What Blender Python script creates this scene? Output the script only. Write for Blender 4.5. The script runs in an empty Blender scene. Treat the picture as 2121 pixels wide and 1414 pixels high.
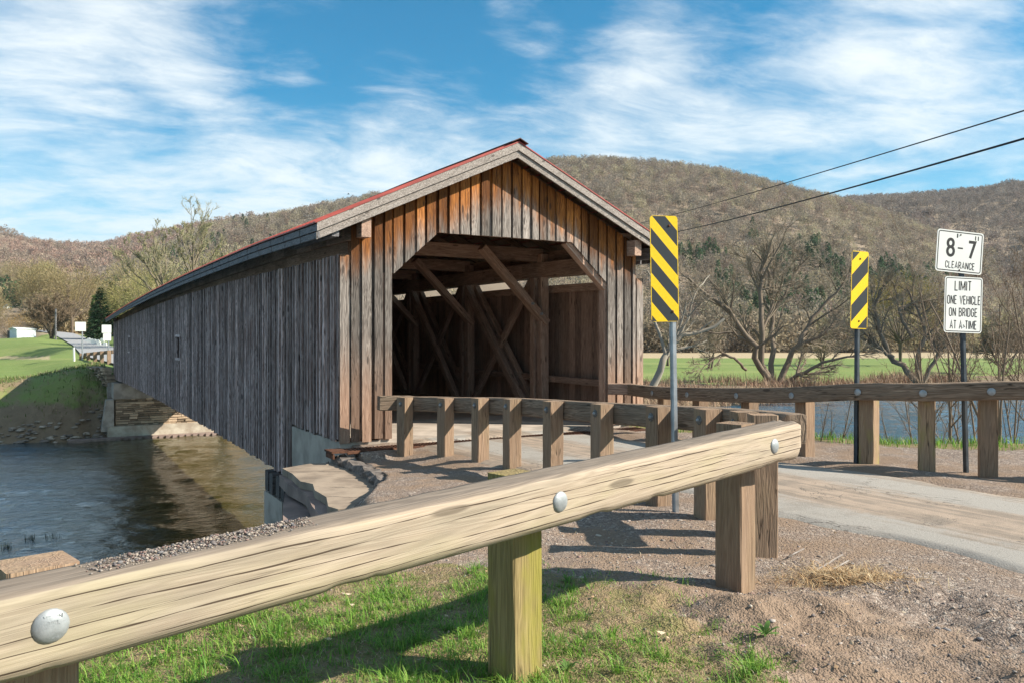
CLOUD_ROT, CLOUD_LOC, SKY_TINT = -38, (1.3, 0.4, 0), (0.025, 0.58, 0.73)
CLOUDS = [(860, 140, -.045, 8), (1150, 120, -.05, 6), (560, 40, -.02, 6), (620, 190, -.065, 5), (330, 250, -.045, 3), (60, 30, -.03, 4), (1500, 70, -.045, 4),
          (200, 150, .05, 8), (420, 130, .045, 5), (600, 110, .05, 3), (1080, 40, .085, 3.5), (1400, 230, .10, 9), (1900, 60, .08, 8), (1780, 230, .06, 7), (500, 350, .07, 10), (900, 300, .07, 7), (120, 330, .04, 7), (1180, 270, .06, 6)]
import bpy, math, random
import numpy as np
from math import radians as R
from mathutils import Vector, Matrix

# ---------------------------------------------------------------- camera, sky, sun, exposure
sc = bpy.context.scene
COL = sc.collection
CAMZ = 1.6
cam_d = bpy.data.cameras.new("camera"); cam = bpy.data.objects.new("camera", cam_d); COL.objects.link(cam)
cam.location = (0, 0, CAMZ); cam.rotation_euler = (R(90), 0, 0)
cam_d.sensor_width = 36; cam_d.lens = 28.28; cam_d.clip_start = 0.05; cam_d.clip_end = 20000
sc.camera = cam
sc.view_settings.view_transform = 'Standard'; sc.view_settings.look = 'None'
sc.view_settings.exposure = 1.44; sc.view_settings.gamma = 1; sc.view_settings.use_curve_mapping = False

SUN_EL = R(35); SAZ = Vector((0.99, -0.13, 0)).normalized()
SDIR = Vector((SAZ.x*math.cos(SUN_EL), SAZ.y*math.cos(SUN_EL), math.sin(SUN_EL)))
sun_d = bpy.data.lights.new("sun", 'SUN'); sun_d.energy = 3.7; sun_d.angle = R(0.5); sun_d.color = (1.0, 0.915, 0.785)
sun = bpy.data.objects.new("sun", sun_d); COL.objects.link(sun)
sun.rotation_euler = SDIR.to_track_quat('Z', 'Y').to_euler(); sun.location = (30, -5, 40)

# ---------------------------------------------------------------- node helpers
def nd(nt, typ, outs=None, **kw):
    n = nt.nodes.new('ShaderNode' + typ)
    for k, v in kw.items():
        if hasattr(n, k) and k not in ('Color',):
            try:
                setattr(n, k, v); continue
            except Exception: pass
    for k, v in kw.items():
        key = k
        if k[0] == 'i' and k[1:].isdigit(): sock = n.inputs[int(k[1:])]
        elif hasattr(n, k) and k not in n.inputs: continue
        elif k in n.inputs: sock = n.inputs[k]
        elif k.replace('_', ' ') in n.inputs: sock = n.inputs[k.replace('_', ' ')]
        else: raise KeyError(typ + ' ' + k)
        if isinstance(v, bpy.types.NodeSocket): nt.links.new(v, sock)
        elif isinstance(v, bpy.types.Node): nt.links.new(v.outputs[0], sock)
        else:
            if sock.type == 'RGBA' and len(v) == 3: v = tuple(v) + (1,)
            sock.default_value = v
    return n
def math_(nt, op, a, b=0.0, c=None, clamp=False):
    n = nt.nodes.new('ShaderNodeMath'); n.operation = op; n.use_clamp = clamp
    for i, v in enumerate((a, b) if c is None else (a, b, c)):
        if isinstance(v, (int, float)): n.inputs[i].default_value = v
        else: nt.links.new(v if isinstance(v, bpy.types.NodeSocket) else v.outputs[0], n.inputs[i])
    return n.outputs[0]
def ramp(nt, fac, stops, interp='LINEAR'):
    n = nt.nodes.new('ShaderNodeValToRGB'); cr = n.color_ramp; cr.interpolation = interp
    while len(cr.elements) < len(stops): cr.elements.new(0.5)
    for e, (p, c) in zip(cr.elements, stops):
        e.position = p; e.color = (c, c, c, 1) if isinstance(c, (int, float)) else tuple(c) + (1,)
    nt.links.new(fac, n.inputs[0]); return n.outputs[0]
def sstep(nt, v, lo, hi):
    n = nt.nodes.new('ShaderNodeMapRange'); n.interpolation_type = 'SMOOTHSTEP'
    nt.links.new(v, n.inputs[0]); n.inputs[1].default_value = lo; n.inputs[2].default_value = hi
    return n.outputs[0]
def mix(nt, f, a, b, mode='MIX'):
    n = nt.nodes.new('ShaderNodeMix'); n.data_type = 'RGBA'; n.blend_type = mode
    for s, v in ((n.inputs[0], f), (n.inputs[6], a), (n.inputs[7], b)):
        if isinstance(v, bpy.types.NodeSocket): nt.links.new(v, s)
        elif isinstance(v, (int, float)): s.default_value = v
        else: s.default_value = tuple(v) + (1,)
    return n.outputs[2]
def noise(nt, vec, scale=1.0, detail=4, rough=0.55, dist=0.0):
    n = nt.nodes.new('ShaderNodeTexNoise')
    if vec is not None: nt.links.new(vec, n.inputs['Vector'])
    n.inputs['Scale'].default_value = scale; n.inputs['Detail'].default_value = detail
    n.inputs['Roughness'].default_value = rough; n.inputs['Distortion'].default_value = dist
    return n.outputs['Fac']
def scl(nt, vec, s, loc=(0, 0, 0)):
    n = nt.nodes.new('ShaderNodeMapping'); nt.links.new(vec, n.inputs['Vector'])
    n.inputs['Scale'].default_value = s; n.inputs['Location'].default_value = loc; return n.outputs[0]
def attr(nt, name, out='Vector'):
    n = nt.nodes.new('ShaderNodeAttribute'); n.attribute_name = name; return n.outputs[out]
def new_mat(name):
    m = bpy.data.materials.new(name); m.use_nodes = True; nt = m.node_tree
    b = nt.nodes['Principled BSDF']; b.inputs['Roughness'].default_value = 0.85
    b.inputs['Specular IOR Level'].default_value = 0.25
    return m, nt, b
def setc(nt, b, c, key='Base Color'):
    if isinstance(c, bpy.types.NodeSocket): nt.links.new(c, b.inputs[key])
    else: b.inputs[key].default_value = tuple(c) + (1,)
def bump(nt, b, h, strength=0.5, dist=0.02):
    n = nt.nodes.new('ShaderNodeBump'); n.inputs['Strength'].default_value = strength; n.inputs['Distance'].default_value = dist
    nt.links.new(h, n.inputs['Height']); nt.links.new(n.outputs[0], b.inputs['Normal'])

# ---------------------------------------------------------------- world: daylight sky with thin cirrus
w = bpy.data.worlds.new("World"); sc.world = w; w.use_nodes = True
nt = w.node_tree; bg = nt.nodes['Background']
sky = nt.nodes.new('ShaderNodeTexSky'); sky.sky_type = 'NISHITA'; sky.sun_disc = False
sky.sun_elevation = SUN_EL; sky.sun_rotation = math.atan2(SDIR.x, SDIR.y); sky.air_density = 1.0; sky.dust_density = 0.6; sky.ozone_density = 2.2
tc = nt.nodes.new('ShaderNodeTexCoord'); gen = tc.outputs['Generated']
sep = nd(nt, 'SeparateXYZ', Vector=gen)
zc = math_(nt, 'MAXIMUM', sep.outputs[2], 0.0); zz = math_(nt, 'ADD', zc, 0.16)
cx = math_(nt, 'DIVIDE', sep.outputs[0], zz); cy = math_(nt, 'DIVIDE', sep.outputs[1], zz)
pv = nd(nt, 'CombineXYZ', X=cx, Y=cy, Z=0.0).outputs[0]
rotn = nt.nodes.new('ShaderNodeMapping'); nt.links.new(pv, rotn.inputs[0]); rotn.inputs['Rotation'].default_value = (0, 0, R(CLOUD_ROT))
rotn.inputs['Scale'].default_value = (0.9, 1.25, 1); rotn.inputs['Location'].default_value = CLOUD_LOC
warp = nd(nt, 'TexNoise', Vector=rotn.outputs[0], Scale=1.1, Detail=3.0)
wv = nd(nt, 'VectorMath', operation='SCALE', i0=warp.outputs['Color'], Scale=0.55)
wv2 = nd(nt, 'VectorMath', operation='ADD', i0=rotn.outputs[0], i1=wv.outputs[0])
n1 = noise(nt, wv2.outputs[0], 0.95, 9, 0.60)
wv3 = scl(nt, wv2.outputs[0], (1.2, 1.9, 1), (3, 1, 0))
n2 = noise(nt, wv3, 3.0, 9, 0.68)
cl = math_(nt, 'ADD', math_(nt, 'MULTIPLY', n1, 0.70), math_(nt, 'MULTIPLY', n2, 0.30))
# more veil low over the hills
lowv = sstep(nt, sep.outputs[2], 0.32, 0.10)
cl = math_(nt, 'ADD', cl, math_(nt, 'MULTIPLY', lowv, 0.085))
# where the banks of cirrus and the open blue lie in the sky (directions)
gn = nd(nt, 'VectorMath', operation='NORMALIZE', i0=gen).outputs[0]
for (px, py, wt, rad) in CLOUDS:
    dv = Vector(((px-1060.5)/1666.0, 1.0, (707-py)/1666.0)).normalized()
    dt = nd(nt, 'VectorMath', operation='DOT_PRODUCT', i0=gn, i1=tuple(dv)).outputs['Value']
    cl = math_(nt, 'ADD', cl, math_(nt, 'MULTIPLY', sstep(nt, dt, math.cos(R(rad)), 1.0), wt))
cov = sstep(nt, cl, 0.425, 0.70)
cov = math_(nt, 'MULTIPLY', cov, 0.97)
blue = mix(nt, 1.0, sky.outputs[0], SKY_TINT, 'MULTIPLY')
hz = sstep(nt, sep.outputs[2], 0.30, 0.0)
blue = mix(nt, math_(nt, 'MULTIPLY', hz, 0.5), blue, (3.4, 4.7, 5.4))
cloudc = mix(nt, sstep(nt, sep.outputs[2], 0.30, 0.08), (4.9, 5.25, 5.4), (4.1, 4.75, 5.1))
skyc = mix(nt, cov, blue, cloudc)
nt.links.new(skyc, bg.inputs['Color']); bg.inputs['Strength'].default_value = 0.075

# ---------------------------------------------------------------- mesh helpers
def tag(o, label=None, cat=None, group=None, kind=None):
    if label: o['label'] = label
    if cat: o['category'] = cat
    if group: o['group'] = group
    if kind: o['kind'] = kind
    return o
def empty(name, loc, label=None, cat=None, group=None):
    o = bpy.data.objects.new(name, None); COL.objects.link(o); o.location = loc; o.empty_display_size = 0.2
    return tag(o, label, cat, group)
def link(name, me, parent=None):
    o = bpy.data.objects.new(name, me); COL.objects.link(o)
    if parent is not None:
        o.parent = parent; o.matrix_parent_inverse = Matrix.Translation(parent.location).inverted() if parent.rotation_euler[2] == 0 else parent.matrix_basis.inverted()
    return o
rnd = random.Random(7)
class MB:
    """collects solids; gc = coordinate along/across the grain, tone = per-piece shade, wea = free float"""
    def __init__(s): s.v = []; s.f = []; s.g = []; s.t = []; s.w = []
    def add(s, vs, fs, gs, tone=None, wea=0.0):
        o = len(s.v); s.v += [tuple(p) for p in vs]; s.f += [tuple(i + o for i in f) for f in fs]
        s.g += [tuple(g) for g in gs]; tn = rnd.uniform(0, 1) if tone is None else tone
        s.t += [tn]*len(vs); s.w += list(wea) if isinstance(wea, (list, tuple)) else [wea]*len(vs)
    def beam(s, p0, p1, w, h, up=(0, 0, 1), cham=0.008, seg=1, jit=0.0, tone=None, rr=None):
        p0 = Vector(p0); p1 = Vector(p1); d = p1 - p0; L = d.length; d.normalize(); up = Vector(up)
        sd = d.cross(up)
        if sd.length < 1e-4: sd = d.cross(Vector((0, 1, 0)))
        sd.normalize(); u = sd.cross(d); a, b = w/2, h/2; c = min(cham, a*0.45, b*0.45)
        prof = [(-a+c, -b), (a-c, -b), (a, -b+c), (a, b-c), (a-c, b), (-a+c, b), (-a, b-c), (-a, -b+c)]
        off = Vector((rnd.uniform(0, 50), rnd.uniform(0, 50), rnd.uniform(0, 50))); r = rr or rnd
        vs = []; gs = []
        for k in range(seg+1):
            x = L*k/seg
            for (q, z) in prof:
                jq = r.uniform(-jit, jit); jz = r.uniform(-jit, jit)
                vs.append(p0 + d*x + sd*(q+jq) + u*(z+jz)); gs.append(off + Vector((x, q, z)))
        fs = [(k*8+i, k*8+(i+1) % 8, k*8+8+(i+1) % 8, k*8+8+i) for k in range(seg) for i in range(8)]
        fs.append(tuple(range(7, -1, -1))); fs.append(tuple(seg*8+i for i in range(8)))
        s.add(vs, fs, gs, tone); return s
    def extr(s, poly, vec, gfun, tone=None, wfun=None):
        poly = [Vector(p) for p in poly]; vec = Vector(vec); n = len(poly)
        off = Vector((rnd.uniform(0, 50), rnd.uniform(0, 50), rnd.uniform(0, 50)))
        vs = poly + [p + vec for p in poly]
        fs = [tuple(range(n)), tuple(range(2*n-1, n-1, -1))] + [(i, n+i, n+(i+1) % n, (i+1) % n) for i in range(n)]
        s.add(vs, fs, [off + Vector(gfun(p)) for p in vs], tone, [wfun(p) for p in vs] if wfun else 0.0); return s
    def build(s, name, mat, parent=None, smooth=False):
        me = bpy.data.meshes.new(name); me.from_pydata(s.v, [], s.f); me.materials.append(mat)
        a = me.attributes.new('gc', 'FLOAT_VECTOR', 'POINT'); a.data.foreach_set('vector', np.array(s.g, np.float32).ravel())
        a = me.attributes.new('tone', 'FLOAT', 'POINT'); a.data.foreach_set('value', np.array(s.t, np.float32))
        a = me.attributes.new('wea', 'FLOAT', 'POINT'); a.data.foreach_set('value', np.array(s.w, np.float32))
        import bmesh
        bm = bmesh.new(); bm.from_mesh(me); bmesh.ops.recalc_face_normals(bm, faces=bm.faces); bm.to_mesh(me); bm.free()
        if smooth: me.polygons.foreach_set('use_smooth', [True]*len(me.polygons))
        return link(name, me, parent)
def np_mesh(name, V, F, mat, parent=None, smooth=False, **attrs):
    """V (n,3); F list of (m,k) index arrays; attrs: (n,3) vectors or (n,) floats"""
    me = bpy.data.meshes.new(name); V = np.asarray(V, np.float32)
    F = [np.asarray(f, np.int32) for f in F if len(f)]
    me.vertices.add(len(V)); me.vertices.foreach_set('co', V.ravel())
    nl = sum(f.size for f in F); npol = sum(len(f) for f in F)
    me.loops.add(nl); me.loops.foreach_set('vertex_index', np.concatenate([f.ravel() for f in F]))
    me.polygons.add(npol); tot = np.concatenate([np.full(len(f), f.shape[1], np.int32) for f in F])
    me.polygons.foreach_set('loop_start', np.concatenate([[0], np.cumsum(tot)[:-1]]).astype(np.int32))
    me.update(calc_edges=True)
    if smooth: me.polygons.foreach_set('use_smooth', np.ones(npol, bool))
    for k, a in attrs.items():
        a = np.asarray(a, np.float32)
        if a.ndim == 2: at = me.attributes.new(k, 'FLOAT_VECTOR', 'POINT'); at.data.foreach_set('vector', a.ravel())
        else: at = me.attributes.new(k, 'FLOAT', 'POINT'); at.data.foreach_set('value', a)
    me.materials.append(mat); me.validate(); return link(name, me, parent)
def at(px, py, Y):           # a point of the place at distance Y seen along a given direction (measuring aid)
    return Vector(((px-1060.5)/1666.0*Y, Y, CAMZ - (py-707)/1666.0*Y))
# bridge frame: s across to the right, t along the span away from the portal, z up
OX, OY = -2.02, 13.46
AX = Vector((-0.5015, 0.8652, 0)); BX = Vector((0.8652, 0.5015, 0))
def bp(s, t, z): return Vector((OX, OY, 0)) + BX*s + AX*t + Vector((0, 0, z))
def st(x, y): return ((x-OX)*BX.x + (y-OY)*BX.y, (x-OX)*AX.x + (y-OY)*AX.y)
# value noise
def vnoise(x, y, seed=0):
    xi = np.floor(x).astype(np.int64); yi = np.floor(y).astype(np.int64); fx = x-xi; fy = y-yi
    fx = fx*fx*(3-2*fx); fy = fy*fy*(3-2*fy)
    def h(a, b):
        n = (a*374761393 + b*668265263 + seed*974634777) & 0xffffffff
        n = ((n ^ (n >> 13))*1274126177) & 0xffffffff
        return ((n ^ (n >> 16)) & 0xffff)/65535.0
    return (h(xi, yi)*(1-fx)+h(xi+1, yi)*fx)*(1-fy) + (h(xi, yi+1)*(1-fx)+h(xi+1, yi+1)*fx)*fy
def fbm(x, y, o=4, seed=0):
    r = 0; a = 0.5
    for k in range(o): r = r + a*(vnoise(x, y, seed+k)-0.5); x = x*2.03+5.1; y = y*2.03+1.7; a *= 0.5
    return r
def smooth01(x): x = np.clip(x, 0, 1); return x*x*(3-2*x)
# ---------------------------------------------------------------- materials
def wood(name, dark, light, patch=None, crack=0.5, rough=0.85, bumps=0.6, tone=0.5, patch_amt=0.5, green=None, gable=False, dust=None, knots=True, grain=1.0, along=1.0, topw=None, fine2=0.0, cracks=None):
    m, nt, b = new_mat(name); gc = scl(nt, attr(nt, 'gc'), (along, 1, 1)); tn = attr(nt, 'tone', 'Fac')
    fine = noise(nt, scl(nt, gc, (2.2*grain, 75*grain, 75*grain)), 1.0, 5, 0.6)
    if fine2 > 0:
        fine = math_(nt, 'ADD', math_(nt, 'MULTIPLY', fine, 1-fine2), math_(nt, 'MULTIPLY', noise(nt, scl(nt, gc, (9, 330, 330)), 1.0, 4, .7), fine2))
    wavy = scl(nt, gc, (1.1, 16, 16)); band = noise(nt, wavy, 1.0, 3, 0.5, 0.6)
    ring = math_(nt, 'FRACT', math_(nt, 'MULTIPLY', band, 9.0))
    ring = math_(nt, 'ABSOLUTE', math_(nt, 'SUBTRACT', ring, 0.5))
    broad = noise(nt, scl(nt, gc, (0.9, 5, 5), (9, 3, 1)), 1.0, 4, 0.6)
    f = math_(nt, 'ADD', math_(nt, 'MULTIPLY', fine, 0.62), math_(nt, 'ADD', math_(nt, 'MULTIPLY', ring, 0.42), math_(nt, 'MULTIPLY', broad, 0.20)))
    f = sstep(nt, f, 0.28, 0.80)
    c = mix(nt, f, dark, light)
    if patch is not None:
        pf = math_(nt, 'MULTIPLY', sstep(nt, broad, 0.46, 0.66), patch_amt)
        c = mix(nt, pf, c, mix(nt, f, tuple(x*0.6 for x in patch), patch))
    if gable:
        wea = attr(nt, 'wea', 'Fac')
        k = math_(nt, 'ADD', wea, math_(nt, 'MULTIPLY', math_(nt, 'SUBTRACT', noise(nt, scl(nt, gc, (1.3, 9, 9)), 1.0, 3, .6), 0.5), 0.95))
        k = math_(nt, 'ADD', k, math_(nt, 'MULTIPLY', math_(nt, 'SUBTRACT', tn, 0.5), 0.22))
        orange = mix(nt, math_(nt, 'MULTIPLY', f, math_(nt, 'ADD', .35, math_(nt, 'MULTIPLY', tn, .75))), (0.115, 0.038, 0.012), (0.52, 0.20, 0.045))
        c = mix(nt, sstep(nt, k, 1.0, 0.36), c, orange)
    if green is not None:
        gf = math_(nt, 'MULTIPLY', sstep(nt, noise(nt, scl(nt, gc, (1.6, 4, 4), (2, 7, 4)), 1.0, 3, 0.6), 0.45, 0.68), green[1])
        c = mix(nt, gf, c, green[0])
    if dust is not None:
        pos = nd(nt, 'NewGeometry').outputs['Position']; z = nd(nt, 'SeparateXYZ', Vector=pos).outputs[2]
        z = math_(nt, 'ADD', z, math_(nt, 'MULTIPLY', math_(nt, 'SUBTRACT', broad, 0.5), 1.0))
        c = mix(nt, math_(nt, 'MULTIPLY', sstep(nt, z, dust[1], dust[2]), dust[3]), c, mix(nt, f, tuple(x*0.7 for x in dust[0]), dust[0]))
    if topw is not None:
        tf = sstep(nt, math_(nt, 'ADD', attr(nt, 'wea', 'Fac'), math_(nt, 'MULTIPLY', math_(nt, 'SUBTRACT', broad, 0.5), 0.9)), 0.35, 0.65)
        c = mix(nt, math_(nt, 'MULTIPLY', tf, 0.9), c, mix(nt, f, tuple(x*0.45 for x in topw), topw))
    v = math_(nt, 'ADD', 1.0-tone*0.55, math_(nt, 'MULTIPLY', tn, tone))
    hsv = nd(nt, 'HueSaturation', Color=c, Value=v, Saturation=1.0, Hue=0.5); c = hsv.outputs[0]
    h = f
    if crack > 0:
        cn = noise(nt, scl(nt, gc, (0.55, 13, 13), (4, 1, 8)), 1.0, 3, 0.55, 0.15)
        ck = math_(nt, 'ABSOLUTE', math_(nt, 'SUBTRACT', cn, 0.5))
        gate = sstep(nt, noise(nt, scl(nt, gc, (0.8, 3, 3), (1, 5, 2)), 1.0, 2, 0.5), 0.42, 0.58)
        ck = math_(nt, 'MULTIPLY', sstep(nt, ck, 0.012, 0.002), gate)
        c = mix(nt, math_(nt, 'MULTIPLY', ck, crack), c, tuple(x*0.12 for x in dark))
        h = math_(nt, 'SUBTRACT', h, math_(nt, 'MULTIPLY', ck, 2.0))
    if cracks:
        sz_ = nd(nt, 'SeparateXYZ', Vector=attr(nt, 'gc')); xx = nd(nt, 'CombineXYZ', X=sz_.outputs[0]).outputs[0]
        for i, (zc_, amp, fr) in enumerate(cracks):
            wob_ = math_(nt, 'MULTIPLY', math_(nt, 'SUBTRACT', noise(nt, scl(nt, xx, (fr, 1, 1), (i*7.3, 0, 0)), 1.0, 4, .5), .5), amp)
            dz_ = math_(nt, 'ABSOLUTE', math_(nt, 'SUBTRACT', math_(nt, 'SUBTRACT', sz_.outputs[2], wob_), zc_))
            gt_ = noise(nt, scl(nt, xx, (1.3, 1, 1), (i*3.1, 4, 0)), 1.0, 3, .6); wd_ = math_(nt, 'MULTIPLY', sstep(nt, gt_, .40, .60), .0034)
            ln = sstep(nt, math_(nt, 'SUBTRACT', dz_, wd_), .0006, -.0008)
            c = mix(nt, math_(nt, 'MULTIPLY', ln, .92), c, (.045, .028, .018)); h = math_(nt, 'SUBTRACT', h, math_(nt, 'MULTIPLY', ln, 2.5))
    if knots:
        vo = nd(nt, 'TexVoronoi', Vector=scl(nt, gc, (1.7, 6.5, 6.5)), Scale=1.0)
        kn = sstep(nt, vo.outputs['Distance'], 0.16, 0.09)
        c = mix(nt, math_(nt, 'MULTIPLY', kn, 0.7), c, tuple(x*0.35 for x in dark))
    setc(nt, b, c); b.inputs['Roughness'].default_value = rough
    bump(nt, b, h, bumps, 0.006); return m
def plain(name, c, rough=0.6, metal=0.0, var=0.25, scale=8.0, bumpk=0.0, c2=None):
    m, nt, b = new_mat(name); pos = nd(nt, 'TexCoord').outputs['Object']
    n = noise(nt, pos, scale, 5, 0.6)
    c2 = c2 or tuple(x*(1-var) for x in c)
    setc(nt, b, mix(nt, sstep(nt, n, 0.35, 0.65), c2, c)); b.inputs['Roughness'].default_value = rough; b.inputs['Metallic'].default_value = metal
    if bumpk: bump(nt, b, n, bumpk, 0.02)
    return m
MT = {}
MT['gable'] = wood('weathered_gable_boards', (0.065, 0.052, 0.045), (0.36, 0.315, 0.28), tone=0.95, gable=True, dust=((0.40, 0.235, 0.155), 1.9, 0.5, 0.75), crack=0.6)
MT['side'] = wood('dark_weathered_boards', (0.085, 0.056, 0.048), (0.60, 0.465, 0.435), patch=(0.20, 0.13, 0.11), patch_amt=0.85, tone=1.0, crack=0.6, grain=0.7)
MT['rake'] = wood('silvered_rake_boards', (0.15, 0.125, 0.11), (0.46, 0.41, 0.37), tone=0.2, crack=0.6)
MT['fascia'] = wood('grey_fascia_boards', (0.07, 0.065, 0.065), (0.30, 0.29, 0.30), tone=0.3)
MT['inner'] = wood('brown_timber', (0.25, 0.155, 0.115), (0.58, 0.40, 0.30), tone=0.4, crack=0.4, patch=(0.20, 0.13, 0.1))
MT['innerboard'] = wood('brown_inside_boards', (0.21, 0.13, 0.10), (0.52, 0.35, 0.26), tone=0.6, crack=0.5)
MT['deck'] = wood('dusty_deck_planks', (0.34, 0.255, 0.19), (0.52, 0.41, 0.31), tone=0.2, crack=0.3)
MT['roofboard'] = wood('roof_sheathing_boards', (0.10, 0.07, 0.05), (0.26, 0.18, 0.13), tone=0.5, crack=0.2)
MT['rail'] = wood('pale_treated_rail', (0.30, 0.235, 0.172), (0.44, 0.358, 0.275), patch=(0.31, 0.262, 0.198), patch_amt=0.7, crack=0.3, tone=0.12, bumps=0.2, green=((0.37, 0.33, 0.18), 0.3), knots=True, along=0.75, topw=(0.27, 0.215, 0.17), fine2=0.55, cracks=[(13.5-.040, .05, .8), (13.5-.085, .07, .6), (13.5-.125, .06, .7), (13.5-.165, .07, .5), (13.5-.205, .05, .9)])
MT['railold'] = wood('weathered_rail', (0.115, 0.08, 0.056), (0.34, 0.25, 0.18), patch=(0.21, 0.165, 0.12), crack=0.9, tone=0.2, bumps=0.8)
MT['post'] = wood('treated_post', (0.235, 0.155, 0.098), (0.36, 0.255, 0.165), crack=0.8, tone=0.35, green=((0.27, 0.24, 0.07), 0.75), knots=False)
MT['mossypost'] = wood('mossy_post', (0.17, 0.125, 0.055), (0.34, 0.26, 0.12), crack=0.9, tone=0.2, green=((0.24, 0.21, 0.045), 0.95), knots=False)
MT['postbrown'] = wood('brown_post', (0.21, 0.135, 0.088), (0.34, 0.235, 0.158), crack=0.8, tone=0.35, green=((0.28, 0.24, 0.11), 0.10), knots=False, patch=(0.26, 0.19, 0.14))
MT['timber'] = wood('dark_bed_timber', (0.05, 0.042, 0.04), (0.16, 0.14, 0.13), tone=0.4)
MT['red'] = plain('red_metal_roof', (0.36, 0.075, 0.062), 0.5, 0.0, 0.3, 3.0)
MT['ridgecap'] = plain('dark_ridge_metal', (0.09, 0.035, 0.03), 0.5, 0.0, 0.4, 6)
MT['bolt'] = plain('galvanised_bolt', (0.36, 0.38, 0.39), 0.55, 0.5, 0.22, 25, 0.1)
MT['rustbolt'] = plain('dull_bolt', (0.20, 0.19, 0.18), 0.6, 0.5, 0.5, 60, 0.2)
MT['galv'] = plain('galvanised_sign_post', (0.42, 0.44, 0.46), 0.45, 0.55, 0.25, 10)
MT['darkpost'] = plain('dark_sign_post', (0.085, 0.10, 0.115), 0.5, 0.2, 0.3, 10)
MT['concrete'] = plain('grey_concrete', (0.44, 0.375, 0.315), 0.9, 0, 0.35, 1.6, 0.4)
MT['redconcrete'] = plain('reddish_concrete', (0.29, 0.215, 0.185), 0.9, 0, 0.35, 2.2, 0.4)
MT['paleconcrete'] = plain('pale_footing_concrete', (0.52, 0.47, 0.38), 0.9, 0, 0.4, 1.1, 0.5, c2=(0.33, 0.27, 0.21))
MT['stone'] = plain('brown_stone', (0.36, 0.28, 0.20), 0.9, 0, 0.6, 1.3, 0.5, c2=(0.17, 0.14, 0.11))
MT['rust'] = plain('rusted_iron', (0.12, 0.055, 0.033), 0.85, 0.1, 0.5, 15, 0.3)
MT['white'] = plain('white_sign_face', (0.80, 0.80, 0.76), 0.45, 0, 0.05, 4)
MT['signback'] = plain('pale_sign_back', (0.68, 0.70, 0.66), 0.5, 0.1, 0.08, 4)
MT['black'] = plain('black_lettering', (0.03, 0.03, 0.032), 0.6, 0, 0.2, 20)
MT['wire'] = plain('black_cable', (0.012, 0.012, 0.014), 0.6, 0, 0.1, 2)
MT['shed'] = plain('pale_blue_shed_paint', (0.62, 0.68, 0.72), 0.7, 0, 0.1, 1)
MT['lip'] = plain('dark_asphalt_edge', (0.20, 0.17, 0.15), 0.95, 0, 0.6, 9, 0.8)
MT['hole'] = plain('dark_opening', (0.02, 0.018, 0.016), 0.9)
def tint_mat(name, rough=0.9, trans=0.0, spec=0.15):
    m, nt, b = new_mat(name); setc(nt, b, attr(nt, 'tint')); b.inputs['Roughness'].default_value = rough
    b.inputs['Specular IOR Level'].default_value = spec
    if trans > 0:
        tr = nd(nt, 'BsdfTranslucent', Color=attr(nt, 'tint')); mx = nt.nodes.new('ShaderNodeMixShader'); mx.inputs[0].default_value = trans
        nt.links.new(b.outputs[0], mx.inputs[1]); nt.links.new(tr.outputs[0], mx.inputs[2])
        nt.links.new(mx.outputs[0], nt.nodes['Material Output'].inputs[0])
    return m
MT['fartwig'] = tint_mat('far_bare_crowns', 0.95, 0.33, 0.0); MT['leaf'] = tint_mat('foliage', 0.7, 0.35); MT['twig'] = tint_mat('twigs_and_bark', 0.9, 0.0); MT['grass'] = tint_mat('grass_blades', 0.55, 0.4, 0.3)
MT['rocks'] = tint_mat('loose_stones', 0.9)
# asphalt road with dirt tracked along its middle (st = s,t coordinates along the road)
m, nt, b = new_mat('dusty_asphalt'); pos = nd(nt, 'NewGeometry').outputs['Position']; g = attr(nt, 'st')
sx = nd(nt, 'SeparateXYZ', Vector=g).outputs[0]; n = noise(nt, scl(nt, g, (1.2, 0.35, 1)), 1.0, 5, 0.65); fn = noise(nt, pos, 60, 3, 0.7)
s2 = math_(nt, 'ADD', math_(nt, 'ADD', sx, math_(nt, 'MULTIPLY', math_(nt, 'SUBTRACT', noise(nt, pos, 9, 5, .75), .5), .45)), math_(nt, 'MULTIPLY', math_(nt, 'SUBTRACT', n, 0.5), 0.9))
streak = noise(nt, scl(nt, g, (9, 0.5, 1)), 1.0, 4, 0.65)
d = math_(nt, 'ABSOLUTE', math_(nt, 'SUBTRACT', math_(nt, 'ABSOLUTE', math_(nt, 'SUBTRACT', s2, 1.98)), 0.92))
track = sstep(nt, math_(nt, 'ADD', d, math_(nt, 'MULTIPLY', math_(nt, 'SUBTRACT', streak, 0.5), 0.9)), 0.56, 0.22)
pb = noise(nt, pos, 3.0, 6, 0.7); dirt = mix(nt, sstep(nt, math_(nt, 'ADD', math_(nt, 'MULTIPLY', streak, .6), math_(nt, 'MULTIPLY', pb, .4)), 0.42, 0.58), (0.36, 0.28, 0.215), (0.235, 0.19, 0.15))
gray = mix(nt, fn, (0.23, 0.21, 0.185), (0.40, 0.372, 0.335))
c = mix(nt, track, dirt, gray); c = mix(nt, math_(nt, 'MULTIPLY', sstep(nt, noise(nt, pos, 38, 4, .8), 0.60, 0.68), 0.75), c, (0.13, 0.105, 0.09))
ckn = math_(nt, 'ABSOLUTE', math_(nt, 'SUBTRACT', noise(nt, scl(nt, g, (1.1, .8, 1), (4, 2, 0)), 1.0, 6, .6, .4), .5)); ckm = math_(nt, 'MULTIPLY', sstep(nt, ckn, .006, .002), sstep(nt, noise(nt, pos, .9, 2, .5), .48, .56))
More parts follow.
